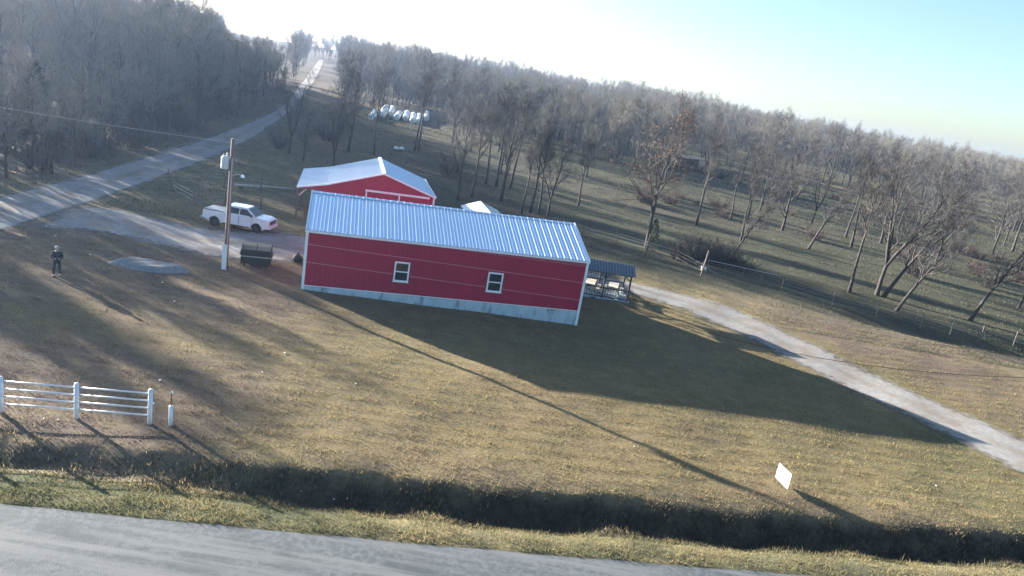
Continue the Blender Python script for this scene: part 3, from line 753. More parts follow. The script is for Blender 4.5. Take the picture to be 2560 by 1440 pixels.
# ---- white pickup
def make_truck():
    a, b = at(536, 566), at(652, 586)
    c = (a + b) / 2; rz = math.atan2(b.y - a.y, b.x - a.x)
    c = c + Vector((-math.sin(rz), math.cos(rz), 0)) * .85            # the near wheels were measured
    c.z = float(T(c.x, c.y)) + .04
    t = empty('pickup_truck', c, rz, 'white pickup truck with dark windows parked on the gravel yard', 'truck'); t.scale = (.95, .95, .95); t.location.x -= .2
    W = 0.98; WB = 1.80; RW = 0.40
    prof = [(-2.88, .62), (-2.90, .95), (-2.86, 1.32), (-1.02, 1.36), (-.98, 1.34), (1.60, 1.34), (1.75, 1.33), (2.40, 1.27), (2.70, 1.20), (2.83, 1.05), (2.87, .70), (2.82, .50)]
    def arch(cx):
        return [(cx + .50 * math.cos(x_), .40 + .50 * math.sin(x_)) for x_ in np.linspace(-.12, math.pi + .12, 11)]
    low = [(2.5, .46)] + arch(WB) + [(1.2, .44), (-1.1, .44)] + arch(-WB) + [(-2.5, .52)]
    pts = prof + low
    bm = bmesh.new()
    ringL = [bm.verts.new((x, W - (.05 if z > 1.15 else 0) - (.03 if abs(x) > 2.6 else 0), z)) for x, z in pts]
    ringR = [bm.verts.new((x, -W + (.05 if z > 1.15 else 0) + (.03 if abs(x) > 2.6 else 0), z)) for x, z in pts]
    n = len(pts)
    bm.faces.new(ringL[::-1]); bm.faces.new(ringR)
    for i in range(n): bm.faces.new((ringL[i], ringL[(i + 1) % n], ringR[(i + 1) % n], ringR[i]))
    bmesh.ops.recalc_face_normals(bm, faces=bm.faces)
    bmesh.ops.triangulate(bm, faces=[f for f in bm.faces if len(f.verts) > 4])
    me = bpy.data.meshes.new('body'); bm.to_mesh(me); bm.free(); me.materials.append(M['carwhite'])
    body = bpy.data.objects.new('body', me); COL.objects.link(body); body.parent = t
    bv = body.modifiers.new('soft_edges', 'BEVEL'); bv.width = .035; bv.segments = 2; bv.limit_method = 'ANGLE'; bv.angle_limit = R(35)
    # cab
    zb, ztp = 1.32, 1.97
    xs_b = (-1.00, 1.72); xs_t = (-.92, .86)
    yb, yt = .92, .72
    vs = [(xs_b[0], yb, zb), (xs_b[1], yb, zb), (xs_b[1], -yb, zb), (xs_b[0], -yb, zb), (xs_t[0], yt, ztp), (xs_t[1], yt, ztp), (xs_t[1], -yt, ztp), (xs_t[0], -yt, ztp)]
    mb = MB(); mb.add(vs, [(3, 2, 1, 0), (4, 5, 6, 7), (0, 1, 5, 4), (1, 2, 6, 5), (2, 3, 7, 6), (3, 0, 4, 7)])
    cab = mb.build('cab', M['carwhite'], t, bevel=.06)
    def on_side(s_, x0b, x1b, x0t, x1t, f0, f1, off=.012):
        y0 = yb + (yt - yb) * f0; y1 = yb + (yt - yb) * f1; z0 = zb + (ztp - zb) * f0; z1_ = zb + (ztp - zb) * f1
        q = [(x0b, s_ * (y0 + off), z0), (x1b, s_ * (y0 + off), z0), (x1t, s_ * (y1 + off), z1_), (x0t, s_ * (y1 + off), z1_)]
        b_ = [(x, y - s_ * .03, z) for x, y, z in q]
        return MB().add(q + b_, [(0, 1, 2, 3), (7, 6, 5, 4), (0, 4, 5, 1), (1, 5, 6, 2), (2, 6, 7, 3), (3, 7, 4, 0)] if s_ < 0 else [(3, 2, 1, 0), (4, 5, 6, 7), (1, 5, 4, 0), (2, 6, 5, 1), (3, 7, 6, 2), (0, 4, 7, 3)])
    for s_ in (-1, 1):
        on_side(s_, -.62, .22, -.56, .22, .10, .82).build('side_window', M['carglass'], cab)
        on_side(s_, .30, 1.42, .30, .84, .10, .82).build('side_window', M['carglass'], cab)
    ws = MB(); ws.add([(1.67, -.82, zb + .05), (1.67, .82, zb + .05), (.94, .66, ztp - .06), (.94, -.66, ztp - .06)], [(0, 1, 2, 3)])
    ws.v = [(x + .03, y, z + .035) for x, y, z in ws.v]; ws.build('windshield', M['carglass'], cab)
    rw = MB(); rw.add([(-.985 - .02, -.75, zb + .1), (-.985 - .02, .75, zb + .1), (-.92 - .015, .62, ztp - .1), (-.92 - .015, -.62, ztp - .1)], [(3, 2, 1, 0)]); rw.build('rear_window', M['carglass'], cab)
    # bed cover, tailgate step, bumpers, grille, lamps
    mb = MB(); mb.box((-1.94, 0, 1.365), (1.72, 1.74, .05)); mb.build('bed_cover', M['bedcover'], t, bevel=.015)
    mb = MB(); mb.box((-1.94, .91, 1.335), (1.8, .05, .03)); mb.box((-1.94, -.91, 1.335), (1.8, .05, .03)); mb.build('bed_rail', M['black'], t)
    mb = MB(); mb.box((-2.97, 0, .62), (.2, 1.86, .2)); mb.build('rear_bumper', M['steel'], t, bevel=.03)
    mb = MB(); mb.box((-3.15, 0, .52), (.3, .1, .08)); mb.build('tow_hitch', M['black'], t)
    mb = MB(); mb.box((2.86, 0, .60), (.16, 1.88, .24)); mb.build('front_bumper', M['carwhite'], t, bevel=.04)
    mb = MB(); mb.box((2.85, 0, .94), (.06, 1.25, .32)); gr = mb.build('grille', M['black'], t, bevel=.01)
    mb = MB()
    for k in range(3): mb.box((2.875, 0, .82 + k * .08), (.02, 1.16, .02))
    mb.build('grille_bar', M['steel'], gr)
    for s_ in (-1, 1):
        mb = MB(); mb.box((2.74, s_ * .82, 1.00), (.2, .28, .2)); mb.build('headlight', M['lamp'], t, bevel=.03)
        mb = MB(); mb.box((-2.885, s_ * .88, 1.06), (.06, .16, .34)); mb.build('tail_light', M['redlamp'], t, bevel=.01)
        mb = MB(); mb.box((1.38, s_ * 1.08, 1.43), (.13, .22, .19)); mb.box((1.38, s_ * .96, 1.37), (.06, .14, .05)); mb.build('mirror', M['black'], t, bevel=.02)
        for (xa, xb) in ((-.72, .25), (.27, 1.42)):
            mb = MB()
            for q in ((xa, .52, xa, 1.25), (xb, .52, xb, 1.25)): mb.box((q[0], s_ * (W - .004), .88), (.012, .016, .72))
            dd = mb.build('door', M['black'], t)
            mb = MB(); mb.box((xa + .12, s_ * (W + .012), 1.08), (.16, .03, .04)); mb.build('door_handle', M['carwhite'], dd)
        mb = MB(); mb.box((0, s_ * (W + .0), .40), (2.3, .1, .06)); mb.build('side_step', M['black'], t)
        for cx in (-WB, WB):
            mb = MB()
            for k in range(11):
                a0 = -.1 + k * (math.pi + .2) / 11; a1 = -.1 + (k + 1) * (math.pi + .2) / 11
                mb.beam((cx + .51 * math.cos(a0), s_ * (W - .01), .40 + .51 * math.sin(a0)), (cx + .51 * math.cos(a1), s_ * (W - .01), .40 + .51 * math.sin(a1)), .05, .04)
            mb.build('wheel_arch', M['carwhite'], t)
            mb = MB(); mb.lathe([(.22, -.13), (.37, -.13), (.40, -.09), (.40, .09), (.37, .13), (.22, .13)], (cx, s_ * .80, .40), 24, 'Y'); wh = mb.build('wheel', M['tyre'], t, True)
            mb = MB(); mb.lathe([(.0, -.11), (.23, -.11), (.23, .11), (.0, .11)], (cx, s_ * .80, .40), 16, 'Y')
            for k in range(6):
                an = k * math.pi / 3; mb.box((cx + .13 * math.cos(an), s_ * .92, .40 + .13 * math.sin(an)), (.2, .03, .05), mtx=Matrix.Rotation(-an, 3, 'Y'))
            mb.build('rim', M['rim'], wh)
    mb = MB(); mb.box((0, 0, .5), (4.6, 1.5, .2)); mb.build('underbody', M['black'], t)
    return t
make_truck()

# ---- dumpster
dp = at(640, 661)
du = empty('dumpster', dp, R(16), 'dark steel dumpster on small feet near the pole', 'dumpster')
DW, DD, DH = 1.95, 1.35, 1.15
mb = MB(); mb.add([(-DW / 2, -DD / 2 + .12, .16), (DW / 2, -DD / 2 + .12, .16), (DW / 2, DD / 2, .16), (-DW / 2, DD / 2, .16), (-DW / 2, -DD / 2, DH), (DW / 2, -DD / 2, DH), (DW / 2, DD / 2, DH + .18), (-DW / 2, DD / 2, DH + .18)],
                  [(0, 3, 2, 1), (0, 1, 5, 4), (1, 2, 6, 5), (2, 3, 7, 6), (3, 0, 4, 7)]); mb.build('bin', M['dumpster'], du)
mb = MB(); mb.add([(-DW / 2 - .012, -DD / 2 + .14, .18), (-DW / 2 - .012, -DD / 2 + .02, DH - .02), (-DW / 2 - .012, DD / 2 - .02, DH + .15), (-DW / 2 - .012, DD / 2 - .02, .18)], [(0, 1, 2, 3)]); mb.build('side_plate', M['dumpster_side'], du)
mb = MB(); mb.box((0, -DD / 2 - .03, DH * .62), (DW + .02, .05, .07)); mb.build('rib', M['steel'], du)
for x_ in (-.48, .48):
    mb = MB()
    pts = [(x_ - .46, -DD / 2 - .02, DH + .03), (x_ + .46, -DD / 2 - .02, DH + .03), (x_ + .46, 0, DH + .17), (x_ + .46, DD / 2, DH + .24), (x_ - .46, DD / 2, DH + .24), (x_ - .46, 0, DH + .17)]
    mb.add(pts + [(a, b, c - .04) for a, b, c in pts], [(0, 1, 2, 5), (5, 2, 3, 4), (6, 11, 8, 7), (11, 10, 9, 8), (0, 6, 7, 1), (3, 9, 10, 4), (0, 5, 11, 6), (5, 4, 10, 11), (1, 7, 8, 2), (2, 8, 9, 3)]); mb.build('lid', M['black'], du)
for sx in (-1, 1):
    mb = MB(); mb.box((sx * (DW / 2 + .05), .05, DH * .7), (.1, .9, .14)); mb.build('fork_pocket', M['dumpster'], du)
    for sy in (-1, 1):
        mb = MB(); mb.box((sx * .75, sy * .45, .08), (.12, .12, .18)); mb.build('foot', M['black'], du)

# ---- dark bundle by the building corner
bp = at(744, 655)
bb = empty('rubbish_bag', bp, 0, 'small dark bag lying by left corner of long red building', 'bag')
mb = MB(); mb.lathe([(.05, -.02), (.28, .02), (.36, .2), (.3, .42), (.12, .55), (.05, .6)], (0, 0, 0), 12)
mb.v = [(x * (1 + .18 * math.sin(5 * z + 3 * x)), y * (1 + .15 * math.cos(6 * z + 2 * y)), z) for x, y, z in mb.v]; mb.build('sack', M['black'], bb, True)
mb = MB(); mb.lathe([(.05, .58), (.03, .63), (.09, .7), (.02, .72)], (0, 0, 0), 8); mb.build('tied_neck', M['black'], bb)

# ---- white pipe fence by the road
fp = [at(3, 1032), at(191, 1046), at(374, 1060)]
sp = (fp[2] - fp[0]) / 2
fp = [fp[0] - sp * 2, fp[0] - sp] + fp
fe = empty('white_pipe_fence', fp[4], 0, 'white four-rail pipe fence beside the roadside ditch', 'fence')
FH = 1.42
M['fencewhite'] = mat('fence_white', (0.70, 0.72, 0.74), 0.4, noise=(3, (0.58, 0.60, 0.62), .5, .8))
for p in fp:
    q = p - fp[4]
    mb = MB(); mb.tube([q + Vector((0, 0, -.3)), q + Vector((0, 0, FH))], .085, 12); po = mb.build('post', M['fencewhite'], fe, True)
    mb = MB(); mb.lathe([(.09, 0), (.09, .03), (.06, .07), (.0, .085)], (q.x, q.y, q.z + FH), 12); mb.build('cap', M['fencewhite'], po, True)
for a, b in zip(fp[:-1], fp[1:]):
    for h in (.38, .69, 1.0, 1.31):
        mb = MB(); mb.tube([a - fp[4] + Vector((0, 0, h)), b - fp[4] + Vector((0, 0, h))], .035, 8); mb.build('rail', M['fencewhite'], fe, True)
mb = MB(); mb.lathe([(.0, -.05), (.05, -.03), (.05, .03), (0, .05)], (.14, -.05, .95), 8); mb.build('latch', M['lamp'], fe)

# ---- marker post with a rusty rod
mp_ = at(426, 1064)
mk = empty('marker_post', mp_, 0, 'short white marker post with rusty rod beyond the fence end', 'post')
mb = MB(); mb.tube([(0, 0, -.2), (.0, 0, .85)], .08, 10); mb.build('sleeve', M['fencewhite'], mk, True)
mb = MB(); mb.tube([(-.02, .03, .5), (-.02, .03, 1.38)], .022, 6); rod = mb.build('rod', M['rust'], mk)
mb = MB(); mb.lathe([(.0, 0), (.045, .03), (.04, .08), (0, .1)], (.01, .03, 1.36), 8); mb.build('cap', M['stone'], rod)

# ---- yard sign
sg = at(1951, 1216)
sn = empty('yard_sign', sg, R(104), 'white yard sign standing on the lawn above the ditch', 'sign')
SW, SH_, SZ = .98, .72, .16
mb = MB(); mb.box((0, 0, SZ + SH_ / 2), (SW, .012, SH_)); pan = mb.build('panel', M['sign'], sn)
for x_ in (-.28, .28):
    mb = MB(); mb.tube([(x_, .012, -.2), (x_, .012, SZ + SH_ - .1)], .006, 6); mb.build('stake', M['steel'], sn)
mb = MB()
for (cx, cz, wd, hh) in ((.36, SZ + .40, .05, .10), (.30, SZ + .30, .1, .025), (-.30, SZ + .12, .10, .09), (.38, SZ + .08, .12, .05), (-.36, SZ + .55, .05, .16), (-.28, SZ + .42, .12, .03)):
    mb.box((cx, .0095, cz), (wd, .004, hh))
M['signgrey'] = mat('sign_faded_ink', (0.33, 0.38, 0.40), 0.7)
mb.build('print_mark', M['signink'], pan)

# ---- person flying the drone
def skin_part(name, verts, edges, radii, material, parent, root=0):
    me = bpy.data.meshes.new(name); me.from_pydata(verts, edges, []); me.materials.append(material)
    o = bpy.data.objects.new(name, me); COL.objects.link(o); o.parent = parent
    sk = o.modifiers.new('skin', 'SKIN'); sk.use_smooth_shade = True
    for i, r_ in enumerate(radii):
        d = me.skin_vertices[0].data[i]; d.radius = r_ if isinstance(r_, tuple) else (r_, r_); d.use_root = (i == root)
    ss = o.modifiers.new('sub', 'SUBSURF'); ss.levels = 1; ss.render_levels = 2
    return o
pp = at(143, 690)
prz = math.atan2(-pp.y, -pp.x) + math.pi / 2                     # local -y looks towards the camera
per = empty('person', pp, prz, 'person in dark jacket and grey cap holding a controller on the grass', 'person')
J = {}
vs = [(0, 0, .98), (0, 0, 1.12), (0, -.01, 1.30), (0, 0, 1.44), (0, -.01, 1.52), (0, -.03, 1.60), (0, -.04, 1.70),
      (.19, 0, 1.42), (.25, -.06, 1.16), (.12, -.30, 1.13), (.07, -.37, 1.14), (-.19, 0, 1.42), (-.25, -.06, 1.16), (-.12, -.30, 1.13), (-.07, -.37, 1.14),
      (.10, 0, .92), (.12, -.02, .50), (.12, .02, .08), (.13, -.14, .04), (-.10, 0, .92), (-.16, -.08, .50), (-.19, -.06, .08), (-.21, -.21, .04)]
es = [(0, 1), (1, 2), (2, 3), (3, 4), (4, 5), (5, 6), (3, 7), (7, 8), (8, 9), (9, 10), (3, 11), (11, 12), (12, 13), (13, 14), (0, 15), (15, 16), (16, 17), (17, 18), (0, 19), (19, 20), (20, 21), (21, 22)]
rd = [(.15, .11), (.14, .10), (.16, .11), (.13, .09), .055, (.085, .10), (.08, .09), .065, .05, .038, .035, .065, .05, .038, .035, .085, .062, .045, .04, .085, .062, .045, .04]
skin_part('body', vs, es, rd, M['skin'], per)
vs2 = [(0, 0, .86), (0, 0, 1.0), (0, 0, 1.14), (0, -.01, 1.30), (0, 0, 1.44), (0, 0, 1.51), (.20, 0, 1.42), (.26, -.06, 1.15), (.12, -.31, 1.13), (-.20, 0, 1.42), (-.26, -.06, 1.15), (-.12, -.31, 1.13)]
es2 = [(0, 1), (1, 2), (2, 3), (3, 4), (4, 5), (4, 6), (6, 7), (7, 8), (4, 9), (9, 10), (10, 11)]
skin_part('jacket', vs2, es2, [(.195, .15), (.19, .145), (.18, .135), (.20, .145), (.165, .12), .075, .09, .075, .055, .09, .075, .055], M['jacket'], per)
vs3 = [(0, 0, .98), (.10, 0, .90), (.12, -.02, .50), (.125, .02, .12), (-.10, 0, .90), (-.16, -.08, .50), (-.19, -.06, .12)]
skin_part('trousers', vs3, [(0, 1), (1, 2), (2, 3), (0, 4), (4, 5), (5, 6)], [(.17, .125), .105, .082, .072, .105, .082, .072], M['trousers'], per)
mb = MB(); mb.lathe([(.112, 1.665), (.118, 1.70), (.105, 1.76), (.06, 1.80), (0, 1.815)], (0, -.035, 0), 16); mb.add([(-.09, -.12, 1.685), (.09, -.12, 1.685), (.07, -.25, 1.672), (-.07, -.25, 1.672), (-.09, -.12, 1.67), (.09, -.12, 1.67), (.07, -.25, 1.66), (-.07, -.25, 1.66)], [(3, 2, 1, 0), (4, 5, 6, 7), (0, 4, 7, 3), (1, 2, 6, 5), (2, 3, 7, 6)]); mb.build('cap', M['cap'], per, True)
for s_ in (-1, 1):
    mb = MB(); mb.box((.13 if s_ > 0 else -.205, -.05 if s_ > 0 else -.13, .04), (.1, .28, .09)); mb.build('shoe', M['black'], per, bevel=.03)
# hands: palm, four fingers and a thumb on each side of the controller
for s_ in (-1, 1):
    mb = MB(); mb.box((s_ * .085, -.38, 1.135), (.045, .08, .08))
    hand = mb.build('hand', M['skin'], per, bevel=.015)
    for k in range(4):
        z_ = 1.105 + k * .02
        mb = MB(); mb.tube([(s_ * .10, -.40, z_), (s_ * .09, -.445 - .003 * k, z_), (s_ * .055, -.455 + .002 * k, z_)], [.010, .0095, .008], 6); mb.build('finger', M['skin'], hand)
    mb = MB(); mb.tube([(s_ * .085, -.36, 1.17), (s_ * .065, -.385, 1.20), (s_ * .045, -.40, 1.195)], [.012, .011, .009], 6); mb.build('thumb', M['skin'], hand)
ct = Matrix.Rotation(prz, 3, 'Z') @ Vector((0, -.40, 1.13))
co = empty('remote_controller', pp + ct, prz, 'small dark remote controller held by the person', 'controller')
mb = MB(); mb.box((0, 0, 0), (.13, .07, .11)); mb.build('housing', M['black'], co, bevel=.02)
for s_ in (-1, 1):
    mb = MB(); mb.tube([(s_ * .035, 0, .05), (s_ * .035, 0, .085)], .007, 6); mb.build('stick', M['steel'], co)

# ---- wrapped bales beyond the trees
bl = MB(); bl.lathe([(.0, -.62), (.66, -.60), (.72, -.50), (.74, 0), (.72, .50), (.66, .60), (.0, .62)], (0, 0, .70), 18, 'Y')
bme = bpy.data.meshes.new('wrapped_bale'); bme.from_pydata(bl.v, [], bl.f); bme.materials.append(M['bale'])
for p in bme.polygons: p.use_smooth = True
rows = [((928, 300), (946, 278), 3, 'leftmost'), ((956, 293), (966, 258), 4, 'second from left'), ((960, 288), (976, 252), 5, 'third from left'), ((977, 290), (986, 262), 4, 'fourth from left'), ((991, 300), (1000, 287), 2, 'short left middle'), ((1013, 302), (1018, 287), 2, 'short right middle'),
        ((1031, 309), (1036, 264), 5, 'third from right'), ((1046, 311), (1051, 262), 6, 'second from right'), ((1064, 303), (1067, 266), 5, 'rightmost')]
for (pa, pb_, cnt, wh) in rows:
    A_, B_ = at(*pa), at(*pb_)
    d = (B_ - A_); d.z = 0; d.normalize(); rz = math.atan2(d.y, d.x) - math.pi / 2
    L_ = (B_ - A_).length; cnt = max(cnt, min(12, int(L_ / 1.35)))
    for k in range(cnt):
        p = A_ + d * (k * 1.28)
        o = bpy.data.objects.new('wrapped_bale', bme); COL.objects.link(o); o.location = G(p.x, p.y, -.03); o.rotation_euler = (0, 0, rz + random.Random(k).uniform(-.06, .06)); o.scale = (1, 1, random.Random(k * 7).uniform(.92, 1.05))
        tag(o, 'white wrapped round bale in the %s row beyond the trees' % wh, 'bale', 'bales in the %s row' % wh)
for (px_, py_, lab) in ((990, 374, 'left one of two white bags lying behind the barn ridge'), (1004, 375, 'right one of two white bags lying behind the barn ridge')):
    p = at(px_, py_); o = empty('white_bag', p, R(30), lab, 'bag')
    mb = MB(); mb.lathe([(0, -.7), (.3, -.6), (.4, -.2), (.38, .3), (.2, .6), (0, .66)], (0, 0, .28), 12, 'Y'); mb.v = [(x, y, z * .8) for x, y, z in mb.v]; mb.build('sack', M['bale'], o, True)
    mb = MB(); mb.lathe([(.05, 0), (.04, .08), (.1, .16)], (0, .62, .24), 8, 'Y'); mb.build('tied_neck', M['bale'], o)

# ---- wire fences and gate
def wire_fence(name, pts, label, hpost=1.35, wires=(.35, .7, 1.05), step=3.6, pm_=None, wr=.012, thick=.05, wm=None):
    root = empty(name, pts[0], 0, label, 'fence')
    allp = []
    for a, b in zip(pts[:-1], pts[1:]):
        n = max(1, round((b - a).length / step))
        for k in range(n): q = a.lerp(b, k / n); allp.append(G(q.x, q.y))
    allp.append(pts[-1])
    for i, p in enumerate(allp):
        q = p - pts[0]; rn = random.Random(i)
        mb = MB(); mb.tube([q + Vector((0, 0, -.3)), q + Vector((rn.uniform(-.05, .05), rn.uniform(-.05, .05), hpost + rn.uniform(-.1, .1)))], thick * rn.uniform(.8, 1.2), 6); mb.build('post', pm_ or M['greywood'], root)
    for h in wires:
        mb = MB(); mb.tube([p - pts[0] + Vector((0, 0, h)) for p in allp], wr, 4); mb.build('wire', wm or M['wire'], root)
    return root
wire_fence('wire_fence', [at(1455, 590), at(1540, 606), at(1612, 628), at(1690, 652), at(1752, 686)], 'wire stock fence between the lawn and the pasture behind shelter')
wire_fence('wire_fence', [at(1952, 725), at(2080, 765), at(2300, 822), at(2450, 850), at(2700, 890)], 'wire stock fence along the creek at right', thick=.06)
wire_fence('wire_fence', [at(760, 550), at(652, 528), at(560, 520), at(486, 512), at(430, 480)], 'wire stock fence behind the white pickup', hpost=1.75, thick=.085, wr=.018)
wire_fence('wire_fence', [at(740, 500), at(652, 478), at(560, 470), at(420, 455)], 'wire stock fence beyond the pale fallen pole', thick=.075)
for (px_, py_, lab, h_) in ((1610, 640, 'leaning wooden brace post below the big brown tree', 2.4), (1752, 690, 'tall wooden gate post left of the metal gate', 2.6)):
    p = at(px_, py_)
    o = empty('gate_post', p, 0, lab, 'post')
    mb = MB(); mb.tube([(0, 0, -.3), (.22, .1, h_)], [.10, .08], 8); mb.build('shaft', M['greywood'], o, True)
    mb = MB(); mb.beam((.1, .05, 1.1), (1.9, -.6, .3), .1, .1); mb.build('brace', M['greywood'], o)
ga, gb = at(1765, 680), at(1945, 720)
gt = empty('metal_gate', ga, 0, 'long pale tubular metal gate in the fence at right', 'gate')
gv = gb - ga
for h in (.25, .5, .75, 1.0, 1.25):
    mb = MB(); mb.tube([(0, 0, h), gv + Vector((0, 0, h))], .014 if h < 1.2 else .03, 6); mb.build('rail', M['steel'] if h > 1.2 else M['greywood'], gt)
for t_ in (0, .25, .5, .75, 1):
    mb = MB(); mb.tube([gv * t_ + Vector((0, 0, .2)), gv * t_ + Vector((0, 0, 1.27))], .02, 6); mb.build('upright', M['greywood'], gt)
tp = at(1758, 676); o = empty('mineral_tub', tp, 0, 'small white tub beside the gate post', 'tub')
mb = MB(); mb.lathe([(.0, 0), (.28, .0), (.32, .38), (.29, .38), (.25, .06), (0, .05)], (0, 0, 0), 14); mb.build('bucket', M['bale'], o, True)
mb = MB(); mb.lathe([(.325, .34), (.345, .36), (.325, .40)], (0, 0, 0), 14); mb.build('rim', M['bale'], o)
# pale pole lying behind the pickup
a, b = at(586, 470), at(736, 480)
o = empty('pale_pole', a, 0, 'long pale pole lying on low rests behind the pickup', 'pole')
mb = MB(); mb.tube([Vector((0, 0, .32)), (b - a) * .5 + Vector((0, 0, .36)), (b - a) + Vector((0, 0, .32))], [.14, .12, .09], 8); mb.build('trunk_pole', M['palewood'], o, True)
for t_ in (.1, .9):
    mb = MB(); q = (b - a) * t_; mb.box((q.x, q.y, .1), (.3, .5, .26)); mb.build('rest_block', M['greywood'], o)
# bright scraps on the grass
scr = MB(); scr.lathe([(0, -.02), (.07, 0), (.06, .05), (0, .07)], (0, 0, 0), 7)
sme = bpy.data.meshes.new('white_scrap'); sme.from_pydata([(x * 1.3, y, z * (1 + x * 3)) for x, y, z in scr.v], [], scr.f); sme.materials.append(M['stone'])
for i, (px_, py_) in enumerate([(712, 884), (753, 852), (400, 952), (920, 988), (890, 960), (656, 932), (110, 1049), (145, 1051), (590, 1212), (508, 1228), (528, 1226), (752, 1230), (835, 1250), (868, 1248), (137, 591), (406, 708), (1585, 1118), (2340, 1216), (330, 664), (225, 638), (436, 755), (140, 590)]):
    p = at(px_, py_)
    o = bpy.data.objects.new('white_scrap', sme); COL.objects.link(o); o.location = p + Vector((0, 0, .03)); rn = random.Random(i); s_ = rn.uniform(.3, .6) * (p - Vector((0, 0, 15))).length / 34; o.scale = (s_, s_, s_); o.rotation_euler = (rn.uniform(-.3, .3), rn.uniform(-.3, .3), rn.uniform(0, 6))
    tag(o, 'small bright white scrap lying in the grass', 'scrap', 'white scraps strewn over the grass')
q = G(39.6, 35.4)
o = empty('utility_pole', q, 0, 'wooden pole carrying the service cable beyond the gravel drive', 'utility pole')
mb = MB(); mb.tube([(0, 0, -.4), (0, 0, 9.2 - q.z)], [.15, .11], 10); mb.build('shaft', M['wood'], o, True)
mb = MB(); mb.lathe([(.03, 0), (.05, .04), (.03, .1), (0, .12)], (-.12, 0, 8.1 - q.z), 8); mb.build('insulator', M['transformer'], o)

# ================================================================== trees and plants
M['bark'] = mat('bark', (0.042, 0.036, 0.032), 0.95, noise=(2.5, (0.07, 0.06, 0.053), .45, .75), bump=(9, .6, .03))
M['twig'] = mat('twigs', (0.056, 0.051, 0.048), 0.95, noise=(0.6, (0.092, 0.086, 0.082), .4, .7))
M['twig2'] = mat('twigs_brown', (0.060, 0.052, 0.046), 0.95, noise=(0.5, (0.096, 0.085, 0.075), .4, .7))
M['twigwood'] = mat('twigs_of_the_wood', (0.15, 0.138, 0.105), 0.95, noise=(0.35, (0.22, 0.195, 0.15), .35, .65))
M['deadleaf'] = mat('dead_leaves', (0.17, 0.10, 0.068), 0.9, noise=(1.3, (0.12, 0.075, 0.055), .4, .7), trans=.3)
M['cedar'] = mat('cedar_foliage', (0.030, 0.045, 0.020), 0.9, noise=(1.2, (0.06, 0.075, 0.032), .45, .75), trans=.15)

def rand_perp(d, rn):
    v = Vector((rn.gauss(0, 1), rn.gauss(0, 1), rn.gauss(0, 1))); v -= d * v.dot(d)
    return v.normalized()

